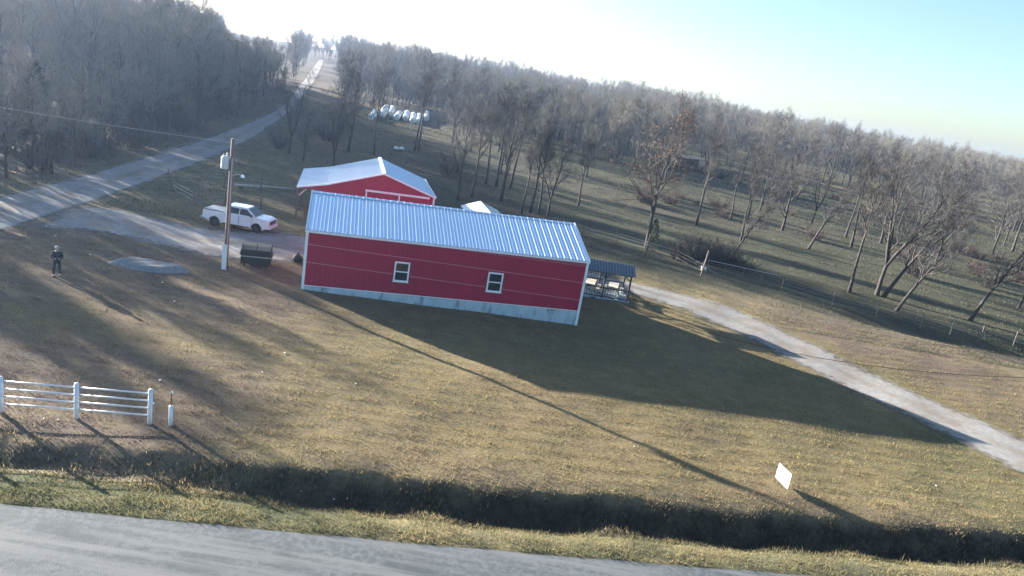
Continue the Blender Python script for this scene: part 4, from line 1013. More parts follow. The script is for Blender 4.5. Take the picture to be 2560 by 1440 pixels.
def gen_tree(seed, H, clear=.28, limbs=11, ang=(32, 62), spread=.40, fork=0, lean=(0, 0), twigs=5, leaf=0, l2=7, l3=6, up=.25, rad=None, tw=.0165):
    """bare broadleaf tree: trunk with its limbs, and a crown of branches and twigs"""
    rn = random.Random(seed)
    trunk, crown = MB(), MB(); leaves = MB()
    tv, tf = crown.v, crown.f
    rad = rad or H * .0150
    def path(p, d, ln, nseg, wob, upw):
        pts = [p.copy()]; d = d.copy()
        for i in range(nseg):
            d = (d + rand_perp(d, rn) * wob + Vector((0, 0, upw))).normalized()
            p = p + d * (ln / nseg); pts.append(p.copy())
        return pts
    def along(pts, t):
        f = t * (len(pts) - 1); i = min(int(f), len(pts) - 2); return pts[i].lerp(pts[i + 1], f - i), (pts[i + 1] - pts[i]).normalized()
    def twig(p, d, ln, wd):
        s_ = rand_perp(d, rn) * wd
        q = p + d * ln * .55 + rand_perp(d, rn) * ln * .08; e = p + d * ln + rand_perp(d, rn) * ln * .18 + Vector((0, 0, ln * .06))
        b = len(tv); tv.extend([tuple(p - s_), tuple(p + s_), tuple(q + s_ * .8), tuple(q - s_ * .8), tuple(e)])
        tf.append((b, b + 1, b + 2, b + 3)); tf.append((b + 3, b + 2, b + 4))
    stems = []
    base_d = Vector((lean[0], lean[1], 1)).normalized()
    top = H * .86
    if fork:
        fz = H * clear
        pts = path(Vector((0, 0, -.3)), base_d, fz + .3, 4, .05, .02)
        trunk.tube(pts, [rad * (1.25 if i == 0 else 1 - .08 * i) for i in range(5)], 8)
        for k in range(fork):
            a = 2 * math.pi * (k + rn.uniform(-.2, .2)) / fork; d = (base_d + Vector((math.cos(a), math.sin(a), 0)) * rn.uniform(.25, .5)).normalized()
            ps = path(pts[-1] - base_d * .2, d, (top - fz) * rn.uniform(.85, 1.05), 6, .10, .04)
            trunk.tube(ps, [rad * .72 * (1 - .14 * i) + .01 for i in range(7)], 6)
            stems.append((ps, rad * .72, 0.12))
    else:
        pts = path(Vector((0, 0, -.3)), base_d, top + .3, 9, .055, .01)
        trunk.tube(pts, [rad * (1.3 if i == 0 else max(.06, 1 - .105 * i)) for i in range(10)], 8)
        stems.append((pts, rad, clear))
    for (ps, r0, c0) in stems:
        nl = max(4, limbs // max(1, len(stems)) + (2 if fork else 0))
        for k in range(nl):
            t = c0 + (1 - c0) * (k + rn.uniform(.1, .9)) / nl
            p, d = along(ps, min(t, .99))
            an = R(rn.uniform(*ang)) * (1 - .35 * t)
            ld = (d * math.cos(an) + rand_perp(d, rn) * math.sin(an)).normalized()
            ll = H * spread * (1.08 - .62 * t) * rn.uniform(.7, 1.15)
            lp = path(p, ld, ll, 5, .16, up * .3)
            r1 = max(.03, r0 * (1 - .7 * t) * .62)
            trunk.tube(lp, [r1 * (1 - .17 * i) + .004 for i in range(6)], 5, cap=False)
            for j in range(l2):
                t2 = .22 + .78 * (j + rn.random()) / l2
                p2, d2 = along(lp, min(t2, .99)); an2 = R(rn.uniform(25, 60))
                bd = (d2 * math.cos(an2) + rand_perp(d2, rn) * math.sin(an2)).normalized()
                bl_ = ll * .48 * (1.15 - .5 * t2) * rn.uniform(.7, 1.2)
                bp_ = path(p2, bd, bl_, 3, .2, up * .35)
                r2 = max(.016, r1 * .5)
                crown.tube(bp_, [r2, r2 * .75, r2 * .5, r2 * .3], 3, cap=False)
                for q in range(l3):
                    t3 = .15 + .85 * (q + rn.random()) / l3
                    p3, d3 = along(bp_, min(t3, .99)); an3 = R(rn.uniform(20, 60))
                    cd = (d3 * math.cos(an3) + rand_perp(d3, rn) * math.sin(an3) + Vector((0, 0, up * .3))).normalized()
                    cl = max(.45, bl_ * .5 * rn.uniform(.7, 1.2)); p4 = p3 + cd * cl
                    twig(p3, cd, cl, max(tw, r2 * .5) * .62)
                    for e in range(twigs):
                        t4 = .2 + .8 * (e + rn.random()) / twigs
                        p5 = p3.lerp(p4, t4); an4 = R(rn.uniform(15, 55))
                        ed = (cd * math.cos(an4) + rand_perp(cd, rn) * math.sin(an4) + Vector((0, 0, up * .2))).normalized()
                        tl = rn.uniform(.4, .95) * (H / 14) ** .5
                        twig(p5, ed, tl, tw * .5)
                        if leaf and rn.random() < leaf:
                            lp_ = p5 + ed * tl * rn.random(); s1 = rand_perp(ed, rn) * .085; s2 = rand_perp(s1.normalized(), rn) * .085
                            b = len(leaves.v); leaves.v += [tuple(lp_ - s1), tuple(lp_ + s2), tuple(lp_ + s1), tuple(lp_ - s2)]; leaves.f.append((b, b + 1, b + 2, b + 3))
    return trunk, crown, leaves

def mesh_of(name, mb, material, sm=False):
    me = bpy.data.meshes.new(name); me.from_pydata(mb.v, [], mb.f); me.materials.append(material)
    if sm:
        for p in me.polygons: p.use_smooth = True
    return me

PROTO = []
specs = [dict(H=14, clear=.22, limbs=13), dict(H=14, clear=.42, limbs=10, spread=.30, ang=(28, 50)), dict(H=14, clear=.22, fork=3, limbs=12, spread=.36),
         dict(H=14, clear=.16, limbs=14, spread=.42, ang=(40, 72), up=.35), dict(H=14, clear=.5, limbs=9, spread=.24, ang=(25, 45)), dict(H=14, clear=.18, fork=2, limbs=12, spread=.34, lean=(.12, 0)),
         dict(H=14, clear=.30, limbs=11, spread=.33, lean=(.36, .05), up=.4), dict(H=14, clear=.25, limbs=14, spread=.42, leaf=.22, twigs=6)]
for i, s_ in enumerate(specs):
    tk, cw, lv = gen_tree(100 + i, **s_)
    PROTO.append((mesh_of('trunk', tk, M['bark'], True), mesh_of('crown', cw, M['twig2'] if i % 3 == 1 else M['twig']), mesh_of('leaves', lv, M['deadleaf']) if lv.v else None))

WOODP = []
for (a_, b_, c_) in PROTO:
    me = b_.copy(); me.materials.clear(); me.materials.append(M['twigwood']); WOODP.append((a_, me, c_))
def cedar(seed, H, wd):
    rn = random.Random(seed); tk = MB().tube([(0, 0, -.3), (0, 0, H * .5), (0, 0, H * .95)], [.16, .1, .02], 7); cw = MB()
    for k in range(2600):
        z = H * (.06 + .94 * rn.random() ** 1.25); f = 1 - z / H
        r_ = wd * (f ** .75) * (.55 + .45 * rn.random() ** .5) * (1 + .22 * math.sin(5 * z + seed)); a = rn.uniform(0, 6.283)
        r_ *= 1 + .2 * math.sin(3 * a + seed + z)
        p = Vector((r_ * math.cos(a), r_ * math.sin(a), z)); d = Vector((math.cos(a), math.sin(a), rn.uniform(-.2, .8))).normalized()
        s1 = rand_perp(d, rn) * rn.uniform(.05, .11); e = p + d * rn.uniform(.2, .5)
        b = len(cw.v); cw.v += [tuple(p - s1), tuple(p + s1), tuple(e)]; cw.f.append((b, b + 1, b + 2))
    return tk, cw
CEDAR = []
for i in range(2):
    tk, cw = cedar(7 + i, 7, 1.9); CEDAR.append((mesh_of('trunk', tk, M['bark']), mesh_of('crown', cw, M['cedar']), None))
def thicket(seed):
    rn = random.Random(seed); st, cw = MB(), MB()
    for k in range(34):
        a = rn.uniform(0, 6.28); r_ = rn.uniform(0, .5); p = Vector((r_ * math.cos(a), r_ * math.sin(a), -.1)); d = Vector((math.cos(a) * rn.uniform(.1, .9), math.sin(a) * rn.uniform(.1, .9), 1)).normalized(); ln = rn.uniform(1.0, 2.2)
        q = p + d * ln; st.tube([p, p.lerp(q, .5) + rand_perp(d, rn) * .1, q], [.022, .016, .006], 3, cap=False)
        for j in range(26):
            t = rn.uniform(.15, 1); b0 = p.lerp(q, t); dd = (d + rand_perp(d, rn) * rn.uniform(.5, 1.2)).normalized(); l_ = rn.uniform(.25, .7); s1 = rand_perp(dd, rn) * .011
            e = b0 + dd * l_; b = len(cw.v); cw.v += [tuple(b0 - s1), tuple(b0 + s1), tuple(e)]; cw.f.append((b, b + 1, b + 2))
    return st, cw
SHRUB = []
for i in range(3):
    st, cw = thicket(40 + i); SHRUB.append((mesh_of('stem', st, M['bark']), mesh_of('twigs', cw, M['twig2']), None))

M['twigred'] = mat('twigs_rusty', (0.10, 0.070, 0.056), 0.95, noise=(0.8, (0.14, 0.105, 0.085), .4, .7))
SHRUBR = []
for (a_, b_, c_) in SHRUB:
    me = b_.copy(); me.materials.clear(); me.materials.append(M['twigred']); SHRUBR.append((a_, me, None))
def plant(kind, proto, loc, sc, rz, label, cat, group=None, tall=1.0, names=('trunk', 'crown', 'leaves')):
    e = empty(kind, loc, rz, label, cat, group); e.scale = (sc, sc, sc * tall)
    for me, nm in zip(proto, names):
        if me is None: continue
        o = bpy.data.objects.new(nm, me); COL.objects.link(o); o.parent = e
    return e

# ---- trees one can single out: (pixel of the foot, height, kind, turn, label)
SINGLE = [
    (722, 385, 10.5, 2, 0.3, 'forked bare tree nearest the gravel road bend'),
    (758, 403, 6.0, 3, 1.0, 'small low bare tree right of the forked one by the lane'),
    (870, 378, 12.5, 6, 5.2, 'tall bare tree with bending trunk left of the bales'),
    (935, 387, 11.0, 1, 0.0, 'slim bare tree standing before the leftmost bales'),
    (1036, 378, 12.0, 4, 1.0, 'left of two slim trunks before the bales'),
    (1046, 377, 12.5, 4, 2.5, 'right of two slim trunks before the bales'),
    (1145, 500, 9.5, 0, 1.2, 'thick trunked bare tree beside barn right corner'),
    (1178, 492, 10.5, 1, 2.0, 'bare tree second from barn right corner'),
    (1215, 460, 11.5, 4, 3.0, 'thin straight trunk behind the second tree of the grove'),
    (1240, 466, 12.0, 1, 4.0, 'thin straight trunk left of the grove middle'),
    (1252, 502, 11.5, 0, 5.0, 'tall bare tree just left of the white shed roof'),
    (1275, 472, 12.0, 4, 0.7, 'tall straight trunk behind the white shed roof'),
    (1303, 535, 8.5, 4, 1.7, 'slim bare tree at right side of white shed roof'),
    (1325, 532, 10.0, 1, 2.2, 'slim bare tree second right of white shed roof'),
    (1347, 535, 9.5, 4, 3.3, 'slim bare tree third right of white shed roof'),
    (1368, 542, 9.0, 2, 4.6, 'wide forked bare tree behind right part of long roof'),
    (1465, 444, 9.0, 3, 0.2, 'rounded bare tree alone in the green pasture'),
    (1615, 624, 12.8, 7, 1.5, 'big brown-leaved tree at the pasture fence'),
    (1740, 563, 11.5, 1, 0.8, 'slim pale tree right of the brown-leaved tree'),
    (1825, 648, 8.5, 6, 0.1, 'multi-stemmed leaning tree above the brush heap'),
    (1905, 512, 12.0, 4, 2.9, 'tall slim tree in the mid pasture'),
    (2020, 622, 9.5, 6, 0.3, 'leaning tree with pale lower trunk in the pasture'),
    (2125, 456, 11.0, 3, 1.1, 'far rounded tree near the right-hand hill clearing'),
    (2122, 732, 11.0, 1, 4.0, 'slim upright tree left of the big many-stemmed one'),
    (2192, 738, 13.5, 2, 0.9, 'big many-stemmed tree by the creek'),
    (2206, 742, 12.0, 6, -.25, 'strongly leaning trunk growing beside the many-stemmed tree'),
    (2238, 778, 10.0, 6, -.1, 'thin leaning tree nearest the lawn by the creek'),
    (2423, 802, 10.5, 6, 0.2, 'leaning tree on the creek bank near right edge'),
    (2545, 770, 10.5, 5, 0.6, 'forked tree cut by the right picture edge'),
    (2330, 560, 11.0, 0, 2.0, 'bare tree behind the leaning creek trees'),
    (2480, 640, 11.5, 3, 3.1, 'spreading bare tree behind the creek bank at right'),
]
singles = []
for (px_, py_, h, k, rz, lab) in SINGLE:
    p = at(px_, py_); singles.append((p.x, p.y))
    sc = h * 1.12 / 13.2
    plant('bare_tree', PROTO[k], p, sc, rz, lab, 'tree', tall=1.0)

def footprint_lit(x, y, h):
    """does the crown's shadow reach the lawn and the long building, which lie in the sun?"""
    hits = 0
    for f in (.45, .6, .75, .9):
        s_ = f * h / math.tan(SUN_EL); qx, qy = x - SUN_XY[0] * s_, y - SUN_XY[1] * s_
        if -13 < qx < 34 and 25 < qy < 50: hits += 1
    return hits

def sun_height(x, y):
    """height of the sun's lowest ray at (x, y) that still reaches the sunny lawn, drive and long building"""
    for s_ in np.arange(4, 110, 2.0):
        qx, qy = x - SUN_XY[0] * s_, y - SUN_XY[1] * s_
        if qx < 42 and ((qx > -9 and 24 < qy < 37) or (qx > -15 and 37 <= qy < 70)): return s_ * math.tan(SUN_EL)
    return 99
rn = random.Random(5)
placed = list(singles)
def free(x, y, dmin):
    return all((x - a) ** 2 + (y - b) ** 2 > dmin * dmin for a, b in placed)
def lane_dist(x, y):
    P = lane_mid; return np.min(np.hypot(P[:, 0] - x, P[:, 1] - y))
lane_mid = (resample(lane_up, 120) + resample(lane_dn, 120)) / 2

# ---- the wood left of the gravel road
WOOD_LAB = ['bare grey tree in the dense wood left of the gravel road', 'bare brown-twigged tree in the dense wood left of the gravel road']
cnt = 0; tries = 0
wood = []
while cnt < 145 and tries < 9000:
    tries += 1
    y = rn.uniform(60, 190); xl = np.interp(y, lane_mid[:, 1], lane_mid[:, 0])
    x = xl - 4.6 - abs(rn.gauss(0, 22))
    if x < -130 or lane_dist(x, y) < 4.4 or not free(x, y, 2.5): continue
    h = rn.uniform(13.0, 18.5) * (1.0 if y > 78 else .85)
    h = min(h, max(5.0, sun_height(x, y) * .98))
    if -.445 < x / y < -.345: h = min(h, 12.6 - float(T(x, y)))     # the hill meadow shows over these
    placed.append((x, y)); cnt += 1
    k = rn.choice([0, 1, 2, 3, 4, 5, 0, 1, 2, 3, 5, 7]); lab = 1 if k in (1, 4) else 0
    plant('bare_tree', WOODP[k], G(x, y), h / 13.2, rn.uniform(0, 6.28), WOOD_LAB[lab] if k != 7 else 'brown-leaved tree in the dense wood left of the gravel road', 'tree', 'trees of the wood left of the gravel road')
for i in range(16):
    for _ in range(200):
        y = rn.uniform(70, 150); xl = np.interp(y, lane_mid[:, 1], lane_mid[:, 0]); x = xl - rn.uniform(4.8, 26)
        if lane_dist(x, y) > 4.6 and free(x, y, 1.8): break
    placed.append((x, y))
    plant('cedar_tree', CEDAR[i % 2], G(x, y), rn.uniform(.7, 1.25), rn.uniform(0, 6), 'dark green cedar among the bare trees of the wood', 'tree', 'cedars in the wood')
for i in range(42):
    for _ in range(300):
        y = rn.uniform(61, 165); xl = np.interp(y, lane_mid[:, 1], lane_mid[:, 0]); x = xl - rn.uniform(4.8, 24)
        if lane_dist(x, y) > 4.8 and free(x, y, 1.6): break
    placed.append((x, y)); h = min(rn.uniform(4.5, 8.0), max(3.5, sun_height(x, y)))
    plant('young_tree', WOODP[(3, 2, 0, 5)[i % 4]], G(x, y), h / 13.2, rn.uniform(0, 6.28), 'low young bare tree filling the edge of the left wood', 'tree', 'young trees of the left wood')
for i in range(16):
    for _ in range(300):
        x = rn.uniform(-66, -44); y = rn.uniform(48, 66)
        if lane_dist(x, y) > 5 and x / y < -.74 and free(x, y, 2.0): break
    placed.append((x, y)); h = max(4.5, min(rn.uniform(7, 12), sun_height(x, y) * 1.0))
    plant('bare_tree', WOODP[(3, 2, 0, 5)[i % 4]], G(x, y), h / 13.2, rn.uniform(0, 6.28), 'bare tree beyond the lane whose shadow falls across the lawn', 'tree', 'trees beyond the lane')
for i in range(40):
    for _ in range(200):
        y = rn.uniform(62, 150); xl = np.interp(y, lane_mid[:, 1], lane_mid[:, 0]); x = xl - rn.uniform(4.6, 16)
        if lane_dist(x, y) > 4.4 and free(x, y, 1.0): break
    plant('brush_shrub', SHRUB[i % 3], G(x, y), rn.uniform(1.0, 2.0), rn.uniform(0, 6), 'leafless undergrowth shrub at the edge of the left wood', 'shrub', 'undergrowth of the left wood', names=('stem', 'twigs', ''))
# ---- loose trees over the pasture and the lower hillside
cnt = 0; tries = 0
while cnt < 92 and tries < 9000:
    tries += 1
    y = rn.uniform(92, 225); x = (rn.uniform(-.34, .78) if rn.random() < .5 else rn.uniform(.1, .78)) * y
    if x < np.interp(y, lane_mid[:, 1], lane_mid[:, 0]) + 4 or not free(x, y, 4.5): continue
    if -.40 < x / y < -.27: continue                              # the lane stays in view up the hill
    dens = .35 + .65 * smooth(150, 215, y)
    if x > 10 and y < 150: dens *= 1.1
    if -.262 < x / y < -.13 and y < 190: continue                 # the bales lie in the open
    if x > 5: dens *= .25 + 1.3 * max(0, math.sin(.075 * x + 1.5) * math.sin(.09 * y + .02 * x))   # they stand in clumps
    if rn.random() > dens: continue
    placed.append((x, y)); cnt += 1
    k = rn.choice([0, 1, 2, 3, 4, 5, 3, 0])
    plant('bare_tree', PROTO[k], G(x, y), rn.uniform(9.0, 16) / 13.2, rn.uniform(0, 6.28), 'bare tree scattered over the hillside above the pasture', 'tree', 'trees scattered on the hillside')

# ---- brush and shrubs
brush = [(1690, 648), (1715, 655), (1740, 648), (1765, 655), (1790, 660), (1815, 665), (1840, 672), (1730, 640), (1772, 645), (1800, 650), (1860, 680), (1705, 640)]
for i, (px_, py_) in enumerate(brush):
    p = at(px_, py_)
    plant('brush_shrub', SHRUB[i % 3], p, rn.uniform(.9, 1.35), rn.uniform(0, 6), 'dark leafless bramble in the thicket below the leaning tree', 'shrub', 'brambles of the thicket by the gate', names=('stem', 'twigs', ''))
p = at(1628, 612); plant('evergreen_bush', CEDAR[0], p, .42, 1.0, 'dark green bush at the foot of the brown-leaved tree', 'bush')
p = at(1632, 500)
for i, (px_, py_, lab) in enumerate([(815, 352, 'leafless grey shrub between the lane trees and bales'), (700, 372, 'leafless shrub beside the lane at the forked tree'), (1120, 440, 'leafless shrub left of the grove behind the barn'), (2290, 690, 'leafless shrub on the creek bank among leaning trees'), (2470, 720, 'leafless shrub under the trees near right edge'), (2360, 560, 'leafless shrub in the pasture behind the creek trees')]):
    plant('bare_shrub', SHRUB[i % 3], at(px_, py_), rn.uniform(1.2, 1.9), rn.uniform(0, 6), lab, 'shrub', names=('stem', 'twigs', ''))

for i in range(46):
    for _ in range(200):
        y = rn.uniform(95, 205); x = rn.uniform(.08, .8) * y
        if free(x, y, 1.5) and math.sin(.11 * y + .03 * x) > .1: break
    plant('pasture_shrub', SHRUBR[i % 3], G(x, y), rn.uniform(.8, 1.9), rn.uniform(0, 6), 'rusty leafless shrub scattered over the upper pasture', 'shrub', 'shrubs of the upper pasture', tall=.7, names=('stem', 'twigs', ''))
# ---- the far wood on the hill: one mass
pts = []; att_r = []; att_s = []; att_k = []
rnp = np.random.default_rng(11)
def try_far(n, y0, y1, b0, b1, cond):
    ys = rnp.uniform(y0, y1, n); bs = rnp.uniform(b0, b1, n); xs = ys * bs
    for x, y in zip(xs, ys):
        if not cond(x, y): continue
        pts.append((x, y, float(T(x, y)))); att_r.append(rnp.uniform(0, 6.28)); att_s.append(rnp.uniform(5, 14.5) / 13.2 * (.86 + .22 * math.sin(.043 * x + 1.2 * math.sin(.031 * y)) * math.sin(.037 * y + 1) + .12 * math.sin(.11 * x + .07 * y))); att_k.append(int(rnp.choice([0, 2, 3, 5, 3, 0, 1])))
def clearing(x, y):
    if -.43 < x / y < -.335 and y > 215: return True
    # open pastures between the woods: low left meadow on the hill top, terraces on the right
    if (x + 175) ** 2 / 40 ** 2 + (y - 540) ** 2 / 60 ** 2 < 1: return True
    if x / y > .12 and y < 185 + 30 * math.sin(x * .05): return True
    if x / y > .17 and y < 300 + 25 * math.sin(x * .06) and rnp.random() < .86: return True
    return False
lane_x = lambda y: np.interp(y, lane_mid[:, 1], lane_mid[:, 0])
try_far(3800, 205, 420, -.80, .85, lambda x, y: not clearing(x, y) and not (lane_x(y) - 5 < x < -.272 * y))
try_far(3600, 400, 680, -.80, .85, lambda x, y: not clearing(x, y))
try_far(620, 150, 235, -1.1, -.30, lambda x, y: x < lane_x(y) - 6 and free(x, y, 2.5) and sun_height(x, y) > 13)
try_far(260, 160, 230, -.30, .12, lambda x, y: x > -.265 * y and free(x, y, 4) and not (x / y < -.125 and y < 205))
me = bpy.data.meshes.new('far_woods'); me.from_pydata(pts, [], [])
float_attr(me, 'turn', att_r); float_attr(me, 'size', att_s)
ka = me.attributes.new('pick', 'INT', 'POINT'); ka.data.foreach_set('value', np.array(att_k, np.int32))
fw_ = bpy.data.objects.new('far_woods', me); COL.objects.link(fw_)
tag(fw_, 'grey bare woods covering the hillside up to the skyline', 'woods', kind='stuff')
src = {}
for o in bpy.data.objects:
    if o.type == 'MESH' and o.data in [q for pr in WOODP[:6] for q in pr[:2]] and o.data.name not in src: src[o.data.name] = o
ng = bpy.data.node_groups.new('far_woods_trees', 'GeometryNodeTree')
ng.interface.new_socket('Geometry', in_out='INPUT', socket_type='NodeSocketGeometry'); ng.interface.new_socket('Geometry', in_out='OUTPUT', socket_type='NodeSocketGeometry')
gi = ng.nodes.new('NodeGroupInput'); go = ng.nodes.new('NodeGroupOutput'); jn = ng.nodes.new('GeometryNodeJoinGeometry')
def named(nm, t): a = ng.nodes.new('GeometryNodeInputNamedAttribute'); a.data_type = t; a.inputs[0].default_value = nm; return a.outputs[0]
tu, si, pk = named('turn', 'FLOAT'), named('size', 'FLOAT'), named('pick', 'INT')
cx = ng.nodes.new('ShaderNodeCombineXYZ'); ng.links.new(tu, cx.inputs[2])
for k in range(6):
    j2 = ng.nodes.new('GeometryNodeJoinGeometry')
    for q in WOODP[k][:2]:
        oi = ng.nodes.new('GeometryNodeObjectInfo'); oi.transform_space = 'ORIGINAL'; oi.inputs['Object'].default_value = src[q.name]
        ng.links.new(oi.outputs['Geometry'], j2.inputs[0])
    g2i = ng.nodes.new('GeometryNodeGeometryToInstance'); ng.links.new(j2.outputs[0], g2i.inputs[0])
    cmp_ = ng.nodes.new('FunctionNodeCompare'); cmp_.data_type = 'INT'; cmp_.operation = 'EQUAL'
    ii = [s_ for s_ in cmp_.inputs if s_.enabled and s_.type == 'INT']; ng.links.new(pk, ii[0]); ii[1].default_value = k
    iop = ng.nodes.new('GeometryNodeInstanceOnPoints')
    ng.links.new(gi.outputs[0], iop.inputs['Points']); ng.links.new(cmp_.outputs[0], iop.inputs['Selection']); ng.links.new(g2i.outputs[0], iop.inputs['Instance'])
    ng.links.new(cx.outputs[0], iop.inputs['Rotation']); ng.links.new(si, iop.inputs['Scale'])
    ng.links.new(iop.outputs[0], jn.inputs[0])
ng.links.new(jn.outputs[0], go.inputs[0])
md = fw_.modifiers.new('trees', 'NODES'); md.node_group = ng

# ---- grass blades
def blade_mesh(name, P, hgt, wid, lean, tint, material, label):
    n = len(P); r1 = rnp.uniform(0, 6.283, n); r2 = rnp.uniform(0, 6.283, n)
    sx, sy = np.cos(r1) * wid / 2, np.sin(r1) * wid / 2
    V = np.empty((n, 3, 3), np.float32)
    V[:, 0] = P; V[:, 0, 0] -= sx; V[:, 0, 1] -= sy; V[:, 1] = P; V[:, 1, 0] += sx; V[:, 1, 1] += sy
    V[:, 2] = P; V[:, 2, 0] += np.cos(r2) * lean * hgt; V[:, 2, 1] += np.sin(r2) * lean * hgt; V[:, 2, 2] += hgt
    V[:, :2, 2] -= .015
    me = bpy.data.meshes.new(name); me.vertices.add(3 * n); me.vertices.foreach_set('co', V.reshape(-1))
    me.loops.add(3 * n); me.loops.foreach_set('vertex_index', np.arange(3 * n, dtype=np.int32))
    me.polygons.add(n); me.polygons.foreach_set('loop_start', np.arange(0, 3 * n, 3, dtype=np.int32)); me.update(calc_edges=True)
    float_attr(me, 'tint', np.repeat(tint, 3)); float_attr(me, 'shade', np.repeat(rnp.random(n), 3))
    me.materials.append(material)
    o = bpy.data.objects.new(name, me); COL.objects.link(o)
    return tag(o, label, 'grass', kind='stuff')

def grass_material():
    m = bpy.data.materials.new('grass_blades'); m.use_nodes = True
    nt = m.node_tree; N = nt.nodes; L = nt.links; p = N['Principled BSDF']; p.inputs['Roughness'].default_value = .8; p.inputs['Specular IOR Level'].default_value = .2
    a = N.new('ShaderNodeAttribute'); a.attribute_name = 'tint'; s_ = N.new('ShaderNodeAttribute'); s_.attribute_name = 'shade'
    rp = N.new('ShaderNodeValToRGB'); e = rp.color_ramp.elements
    e[0].position = 0.0; e[0].color = (0.155, 0.116, 0.090, 1); e[1].position = 1.0; e[1].color = (0.045, 0.060, 0.024, 1)
    q = rp.color_ramp.elements.new(.33); q.color = (0.290, 0.232, 0.108, 1); q = rp.color_ramp.elements.new(.66); q.color = (0.115, 0.118, 0.058, 1)
    L.new(a.outputs['Fac'], rp.inputs[0])
    hs = N.new('ShaderNodeHueSaturation'); mr = N.new('ShaderNodeMapRange'); mr.inputs[3].default_value = .6; mr.inputs[4].default_value = 1.3
    L.new(s_.outputs['Fac'], mr.inputs[0]); L.new(mr.outputs[0], hs.inputs['Value']); L.new(rp.outputs[0], hs.inputs['Color'])
    L.new(hs.outputs[0], p.inputs['Base Color'])
    tr_ = N.new('ShaderNodeBsdfTranslucent'); L.new(hs.outputs[0], tr_.inputs[0]); ms = N.new('ShaderNodeMixShader'); ms.inputs[0].default_value = .4
    L.new(p.outputs[0], ms.inputs[1]); L.new(tr_.outputs[0], ms.inputs[2]); L.new(ms.outputs[0], N['Material Output'].inputs[0])
    return m
M['grass'] = grass_material()
M['pasture'] = mat('pasture_grass', (0.060, 0.066, 0.036), 0.85, noise=(.5, (0.120, 0.112, 0.068), .42, .68), noise2=(2.5, (0.17, 0.15, 0.085), .56, .75), trans=.35)
M['weeds'] = mat('ditch_weeds', (0.050, 0.045, 0.030), 0.9, noise=(2.2, (0.16, 0.125, 0.065), .55, .72), noise2=(.8, (0.035, 0.036, 0.022), .45, .6), trans=.15)  # weed colour darkened to carry the shade of the ditch bank
foot = [(-13.42 + a * ux + b * nx_, 45.26 + a * uy + b * ny_) for a, b in ((0, 0), (19, 0), (19, 9.3), (0, 9.3))]
foot2 = [(-20.5 + a * ux + b * nx_, 65 + a * uy + b * ny_) for a, b in ((2.3, 0), (12.4, 0), (12.4, 10.3), (2.3, 10.3))]
def shrink(poly, f):
    c = np.mean(np.array(poly), 0); return [tuple(c + (np.array(p) - c) * f) for p in poly]
BARE = [poly_lane, poly_drive, poly_yard, poly_heap, foot, foot2]
def keep_off(x, y):
    k = np.ones(len(x), bool)
    for pl in BARE:
        k &= ~inpoly(x, y, pl)
    edge = rnp.random(len(x)) < .02
    return k | (edge & ~inpoly(x, y, foot) & ~inpoly(x, y, foot2))
def scatter(n, x0, x1, y0, y1, power):
    x = rnp.uniform(x0, x1, n); y = y0 + (y1 - y0) * rnp.random(n) ** power
    k = keep_off(x, y) & (np.abs(x) < y * .95 + 3)
    return x[k], y[k]
def tint_of(x, y):
    lu_, re2, li_ = zones(x, y)
    t = .27 + .45 * (lu_ - .2) - .30 * re2 - .2 * li_ + rnp.normal(0, .10, len(x)) + .1 * np.sin(.8 * x + np.sin(.5 * y)) * np.sin(.7 * y)
    pn = sum(np.sin(f_ * (x * math.cos(a_) + y * math.sin(a_)) + 2.1 * a_) for f_, a_ in ((1.1, .3), (1.7, 1.4), (2.6, 2.3), (.7, 2.9), (3.4, .9), (.45, 1.9))) / 3.0
    return np.clip(t + .13 * pn, 0, 1)
# mown lawn
x, y = scatter(520000, -34, 40, 19.5, 62, 1.5)
d = y - road_edge(x); k = (d > .05) & ((d < 2.3) | (d > 4.1)); x, y, d = x[k], y[k], d[k]
cl = np.sin(2.1 * x + 1.3 * np.sin(1.7 * y)) * np.sin(1.9 * y + 1.1 * np.sin(1.3 * x))
h = (.045 + .06 * rnp.random(len(x)) ** 2) * (1 + .5 * cl) * np.where(d < 2.3, 1.3, 1) * (1 + .35 * np.sin(6.2 * d + .6 * np.sin(.3 * x)) * (d > 5)) * np.where(rnp.random(len(x)) < .03, 1.9, 1)
blade_mesh('lawn_grass', np.stack([x, y, T(x, y)], 1), h, .016 + .022 * rnp.random(len(x)), .8, tint_of(x, y), M['grass'], 'short dry lawn grass around the long red building')
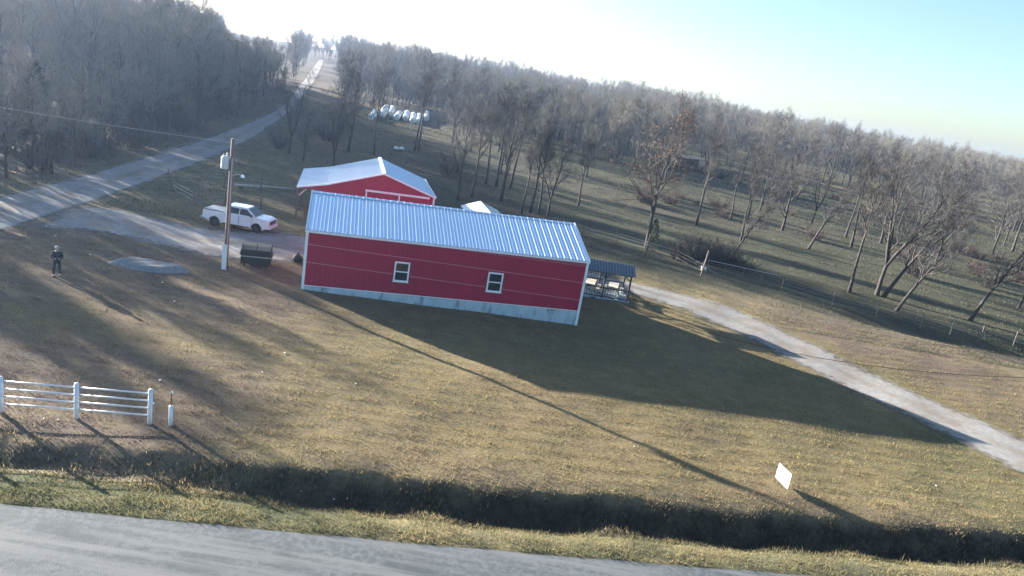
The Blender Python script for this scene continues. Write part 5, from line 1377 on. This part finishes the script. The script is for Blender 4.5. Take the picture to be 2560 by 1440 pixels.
# ditch weeds
x = rnp.uniform(-30, 29, 90000); d = rnp.uniform(1.8, 4.15, 90000); y = road_edge(x) + d
k = rnp.random(len(x)) < (.35 + .65 * smooth(1.2, 2.4, d) * smooth(4.3, 3.5, d)) * (.45 + .55 * (np.sin(2.3 * x + 2 * np.sin(1.1 * d)) > -.2)) * (.35 + .65 * smooth(-14, -3, x)); x, y, d = x[k], y[k], d[k]
h = rnp.uniform(.03, .12, len(x)) * (.5 + .7 * smooth(1.2, 2.6, d) * smooth(4.1, 3.4, d))
blade_mesh('ditch_weeds', np.stack([x, y, T(x, y)], 1), h, .02 + .025 * rnp.random(len(x)), .6, np.clip(tint_of(x, y) + .38 * smooth(1.8, 2.6, d), 0, 1), M['weeds'], 'weeds with the bank shade in their dark colour growing in the roadside ditch')
x = rnp.uniform(-30, 27, 9000); d = rnp.uniform(1.9, 4.4, 9000); y = road_edge(x) + d
k = np.sin(1.7 * x + 2 * np.sin(.9 * x)) + rnp.normal(0, .8, len(x)) > .4; x, y, d = x[k], y[k], d[k]
blade_mesh('dead_stalks', np.stack([x, y, T(x, y)], 1), rnp.uniform(.06, .22, len(x)), .02 + .02 * rnp.random(len(x)), .5, np.clip(.3 + rnp.normal(0, .1, len(x)), 0, 1), M['grass'], 'pale dead stalks standing in the roadside ditch')
# pasture beyond the fences
x, y = scatter(260000, -70, 130, 58, 190, 1.7)
k = rnp.random(len(x)) < .8; x, y = x[k], y[k]; sc = np.hypot(x, y) / 60
cl = np.sin(.8 * x + 1.3 * np.sin(.6 * y)) * np.sin(.9 * y + np.sin(.5 * x))
blade_mesh('pasture_grass', np.stack([x, y, T(x, y)], 1), (.07 + .09 * rnp.random(len(x))) * (1 + .6 * cl) * sc ** .5, (.03 + .03 * rnp.random(len(x))) * sc, .8, tint_of(x, y), M['pasture'], 'rough pasture grass beyond the fences and under the trees')

# ---- the hazy air
hz = MB(); hz.box((0, 600, 20), (3060, 1860, 44))
M['haze'] = bpy.data.materials.new('haze'); M['haze'].use_nodes = True
hn = M['haze'].node_tree; hn.nodes.remove(hn.nodes['Principled BSDF'])
pv = hn.nodes.new('ShaderNodeVolumePrincipled'); pv.inputs['Color'].default_value = (0.46, 0.64, 1.0, 1); pv.inputs['Density'].default_value = 0.00021; pv.inputs['Anisotropy'].default_value = 0.5
hn.links.new(pv.outputs[0], hn.nodes['Material Output'].inputs['Volume'])
ho = hz.build('haze', M['haze']); tag(ho, 'thin bluish haze over the whole valley', 'haze', kind='stuff')
